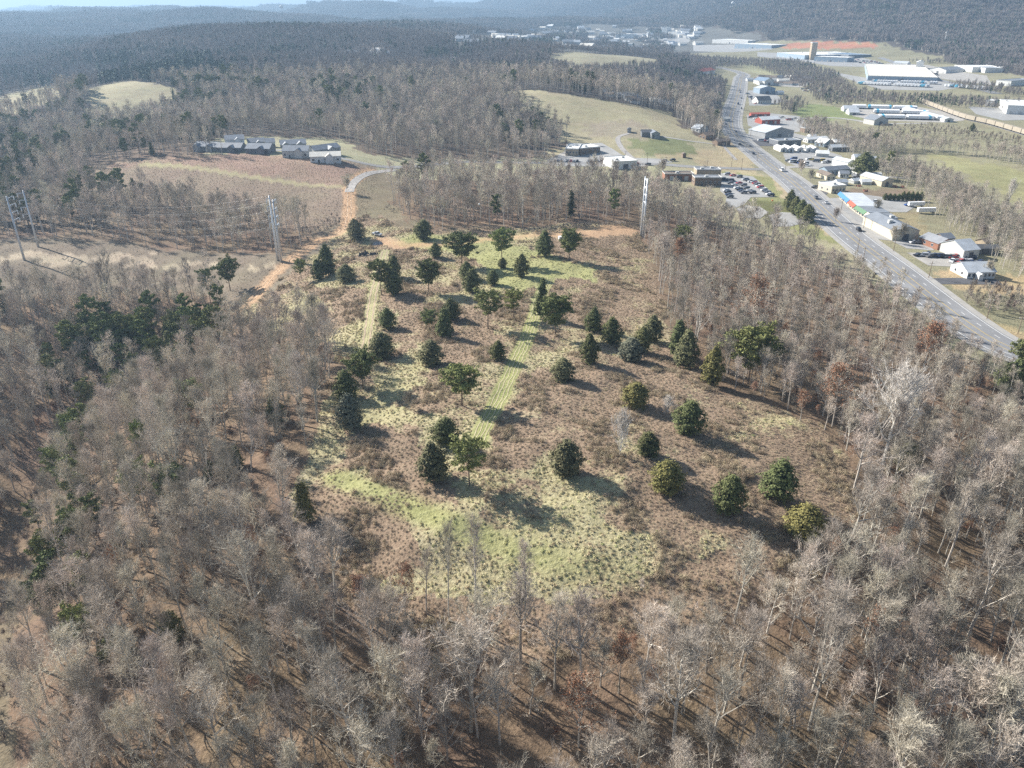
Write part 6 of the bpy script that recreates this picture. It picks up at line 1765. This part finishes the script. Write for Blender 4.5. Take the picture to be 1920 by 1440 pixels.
# heaps
def heap(px, py, w, h, m_, lab, cat):
    x, y = base_of(px, py); rg = np.random.default_rng(int(px)); V = []; F = []
    mb = MB()
    for k in range(16):
        c = rg.normal(0, w * .22, 2); s = rg.uniform(.18, .35) * w; hh = rg.uniform(.4, 1) * h
        pts = [(c[0] + s * math.cos(a + rg.normal(0, .2)) * rg.uniform(.7, 1.1), c[1] + s * math.sin(a) * rg.uniform(.7, 1.1), -.2) for a in np.linspace(0, 2 * PI, 7)[:-1]] + [(c[0] + rg.normal(0, .2), c[1], hh)]
        mb.add(pts, [(i, (i + 1) % 6, 6) for i in range(6)])
    o = mb.build('debris_heap', m_); o.location = (x, y, float(Hh(x, y))); tag(o, lab, cat)
heap(684, 478, 4.5, 2.0, cm('heap_dark', (.05, .05, .055), var=.3, scale=2), 'larger dark heap beside the wheel track below the pickup', 'heap')
heap(701, 477, 3.2, 1.5, cm('heap_dark', (.05, .05, .055), var=.3, scale=2), 'smaller dark heap right of the larger one', 'heap')
heap(709, 457, 4.5, 1.2, cm('heap_grey', (.28, .28, .29), var=.3, scale=2), 'grey heap just below the parked pickup', 'heap')
for i, (px, py, w) in enumerate([(1790,345,6),(1704,350,3),(1690,349,3.4),(1634,357,3),(1622,348,3)]):
    heap(px - 12, py + 2, w, 2, cm('heap_rust', (.26, .13, .09), var=.3, scale=2), ['dark brush heap right of the cream barn', 'rusty machine heap second from the cream barn', 'rusty machine heap next to the cream barn', 'rusty heap on the tilled plot track', 'pale machine heap on the tilled plot'][i], 'heap')

# evergreens of the plain
ET = [(1480,394,38,22,'narrow dark evergreen uppermost of four beside the highway'),(1490,402,34,24,'dark evergreen second from the top beside the highway'),(1501,410,36,26,'dark evergreen third from the top beside the highway'),(1513,416,34,28,'broad dark evergreen lowest of four beside the highway'),
      (1616,332,46,46,'large spreading evergreen by the white walled barn'),(1642,318,24,20,'dark evergreen at the top of the creek trees'),(1822,246,14,10,'dark evergreen by the railway'),(1350,158,14,10,'dark evergreen at the far highway bend'),(820,262,34,26,'lone tall evergreen in the bare wood behind the left field')]
for k in range(9): ET.append((1659 + k * 8.3, 375 + k * .3, 13 + 5 * (k > 3), 10, ORD[k] + ' evergreen from the left in the clipped row by the shop yard'))
for px, py, hp, wp, lab in ET:
    x, y, z, Hm, W = real_size(px, py, hp, wp); e = empty('evergreen_tree', (x, y, z - .05), float(rt_.uniform(0, 6)), label=lab, cat='evergreen tree')
    p_ = ced_proto('egg', 1, CEDAR); e.scale = (W / 6.4, W / 6.4, Hm / 8.0); cr = link('crown', p_['crown'], e); link('heart', p_['heart'], cr); link('trunk', p_['trunk'], e)
# single bare trees on the plain and round the houses
BT = [(1500,208,'round clump tree above the green field'),(1488,206,'round bare tree left of its twin above the green field'),(1566,415,'bare tree by the scrub behind the shops'),(1522,262,'bare tree at the court'),(1519,342,'round bare tree on the lawn by the tan house'),(1501,330,'small bare tree among junction shrubs'),(1320,330,'bare crown beside the brown office'),
      (1838,455,'large bare tree behind the brick house'),(1690,452,'bare tree against the grey roofed store wall'),(1672,455,'bare tree at the corner of the grey roofed store'),(1850,520,'small bare tree before the grey roofed office'),(1242,330,'pale bare tree by the cross street'),(651,362,'bare tree at the bend of the gravel track'),(1642,402,'round bare tree behind the shops'),(1528,232,'bare tree at the machine yard edge'),(1544,238,'bare tree beyond the machine yard')]
for px, py, lab in BT:
    x, y = base_of(px, py); place_tree(ROUNDB, 'bare_tree', x, y, float(rt_.uniform(1.1, 1.7)), float(rt_.uniform(0, 6)), label=lab, cat='tree')
# brush bank, vines and scrub
def brush(name, poly, step, s0, s1, coll, nk, lab, cat, zs=1.0):
    pl = P(*poly); X, Y = jitter_grid(pl[:, 0].min(), pl[:, 0].max(), pl[:, 1].min(), pl[:, 1].max(), step, 1, abs(int(poly[0][0])) + int(poly[0][1]))
    m = inside(pl, X, Y); X, Y = X[m], Y[m]; n_ = len(X); s = rr.uniform(s0, s1, n_)
    scatter(name, X, Y, rr.uniform(0, 6.28, n_), np.stack([s, s, s * zs], 1), rr.integers(0, nk, n_), coll, label=lab, cat=cat)
brush('brush_bank', [(972,440),(972,434),(1030,430),(1075,423),(1120,420),(1170,421),(1172,427),(1120,428),(1080,431),(1030,438)], 1.6, .5, .8, C_BUSH, 3, 'pushed up bank of grey brush along the meadow top', 'brush', .6)
brush('vine_scrub', [(700,395),(740,400),(860,415),(980,420),(1100,415),(1100,405),(900,395),(780,385)], 3.0, .5, 1.0, C_BUSH, 3, 'grey vine scrub along the foot of the upper wood', 'scrub', .6)
brush('vine_scrub', [(560,440),(630,400),(645,420),(600,450),(540,478)], 3.0, .5, 1.0, C_BUSH, 3, 'scrub beside the orange dirt track', 'scrub', .7)
brush('roadside_scrub', [(1795,560),(1830,545),(1960,556),(1960,640),(1900,596),(1850,590),(1820,580)], 2.8, .6, 1.4, C_BUSH, 3, 'grey brown scrub below the office lawn', 'scrub')
brush('meadow_edge_scrub', [(590,1040),(700,1110),(900,1150),(1060,1150),(1300,1080),(1560,1030),(1600,960),(1620,1000),(1560,1090),(1330,1180),(1060,1240),(800,1215),(610,1120)], 3.1, .35, .8, C_BUSH, 3, 'low brown brush at the bottom edge of the meadow', 'scrub', .8)
brush('railway_scrub', [(1500,290),(1560,262),(1660,240),(1760,240),(1900,262),(1980,280),(1980,290),(1800,262),(1650,258)], 6, .8, 1.5, C_BUSH, 3, 'bare scrub along the creek by the railway', 'scrub')
X, Y = jitter_grid(-330, -60, 330, 640, 1.6, 1, 88); m = inside(LFIELD, X, Y) & (rr.uniform(size=len(X)) < .8) & (dist_line(LPATH, X, Y) > 2.5); X, Y = X[m], Y[m]
scatter('field_weeds', X, Y, rr.uniform(0, 6.28, len(X)), rr.uniform(.22, .5, len(X)), rr.integers(0, 2, len(X)), C_WD, label='dry reddish weeds over the left field', cat='weeds')

brush('corridor_brush', [(0,470),(250,478),(520,492),(540,510),(480,545),(300,540),(0,555),(-60,520)], 5.0, .12, .38, C_BUSH, 3, 'slash and low brush on the dirt power line corridor', 'brush', .5)
pl = P((-60,452),(250,464),(530,484),(600,480),(500,545),(330,540),(0,556),(-60,556)); X, Y = jitter_grid(pl[:, 0].min(), pl[:, 0].max(), pl[:, 1].min(), pl[:, 1].max(), 1.9, .5, 321); m = inside(pl, X, Y) & (wob(X, Y, 14, 322) > -.2); X, Y = X[m], Y[m]
scatter('corridor_weeds', X, Y, rr.uniform(0, 6.28, len(X)), rr.uniform(.2, .5, len(X)), rr.integers(0, 2, len(X)), C_WD, label='dry weeds on the power line corridor', cat='weeds')
brush('valley_brush', [(-60,1430),(40,1430),(40,1100),(80,940),(150,830),(100,830),(20,1000),(-60,1200)], 3.2, .4, 1.1, C_BUSH, 3, 'brush in the shadowed strip at the left frame edge', 'brush')

# ================================================================ HAZE
def haze(density):
    m = bpy.data.materials.new('haze_air'); m.use_nodes = True
    nt = m.node_tree; nt.nodes.remove(nt.nodes['Principled BSDF'])
    pv = nt.nodes.new('ShaderNodeVolumePrincipled')
    pv.inputs['Density'].default_value = density
    pv.inputs['Color'].default_value = (.40, .60, .85, 1)
    pv.inputs['Anisotropy'].default_value = .27
    nt.links.new(pv.outputs[0], nt.nodes['Material Output'].inputs['Volume'])
    b = MB().box(-18000, 18000, -18000, 18000, float(GZ.min()) - 1, max(CAM_Z + 4, float(GZ.max()) + 45))
    tag(b.build('haze', m), kind='stuff')
haze(.00017)
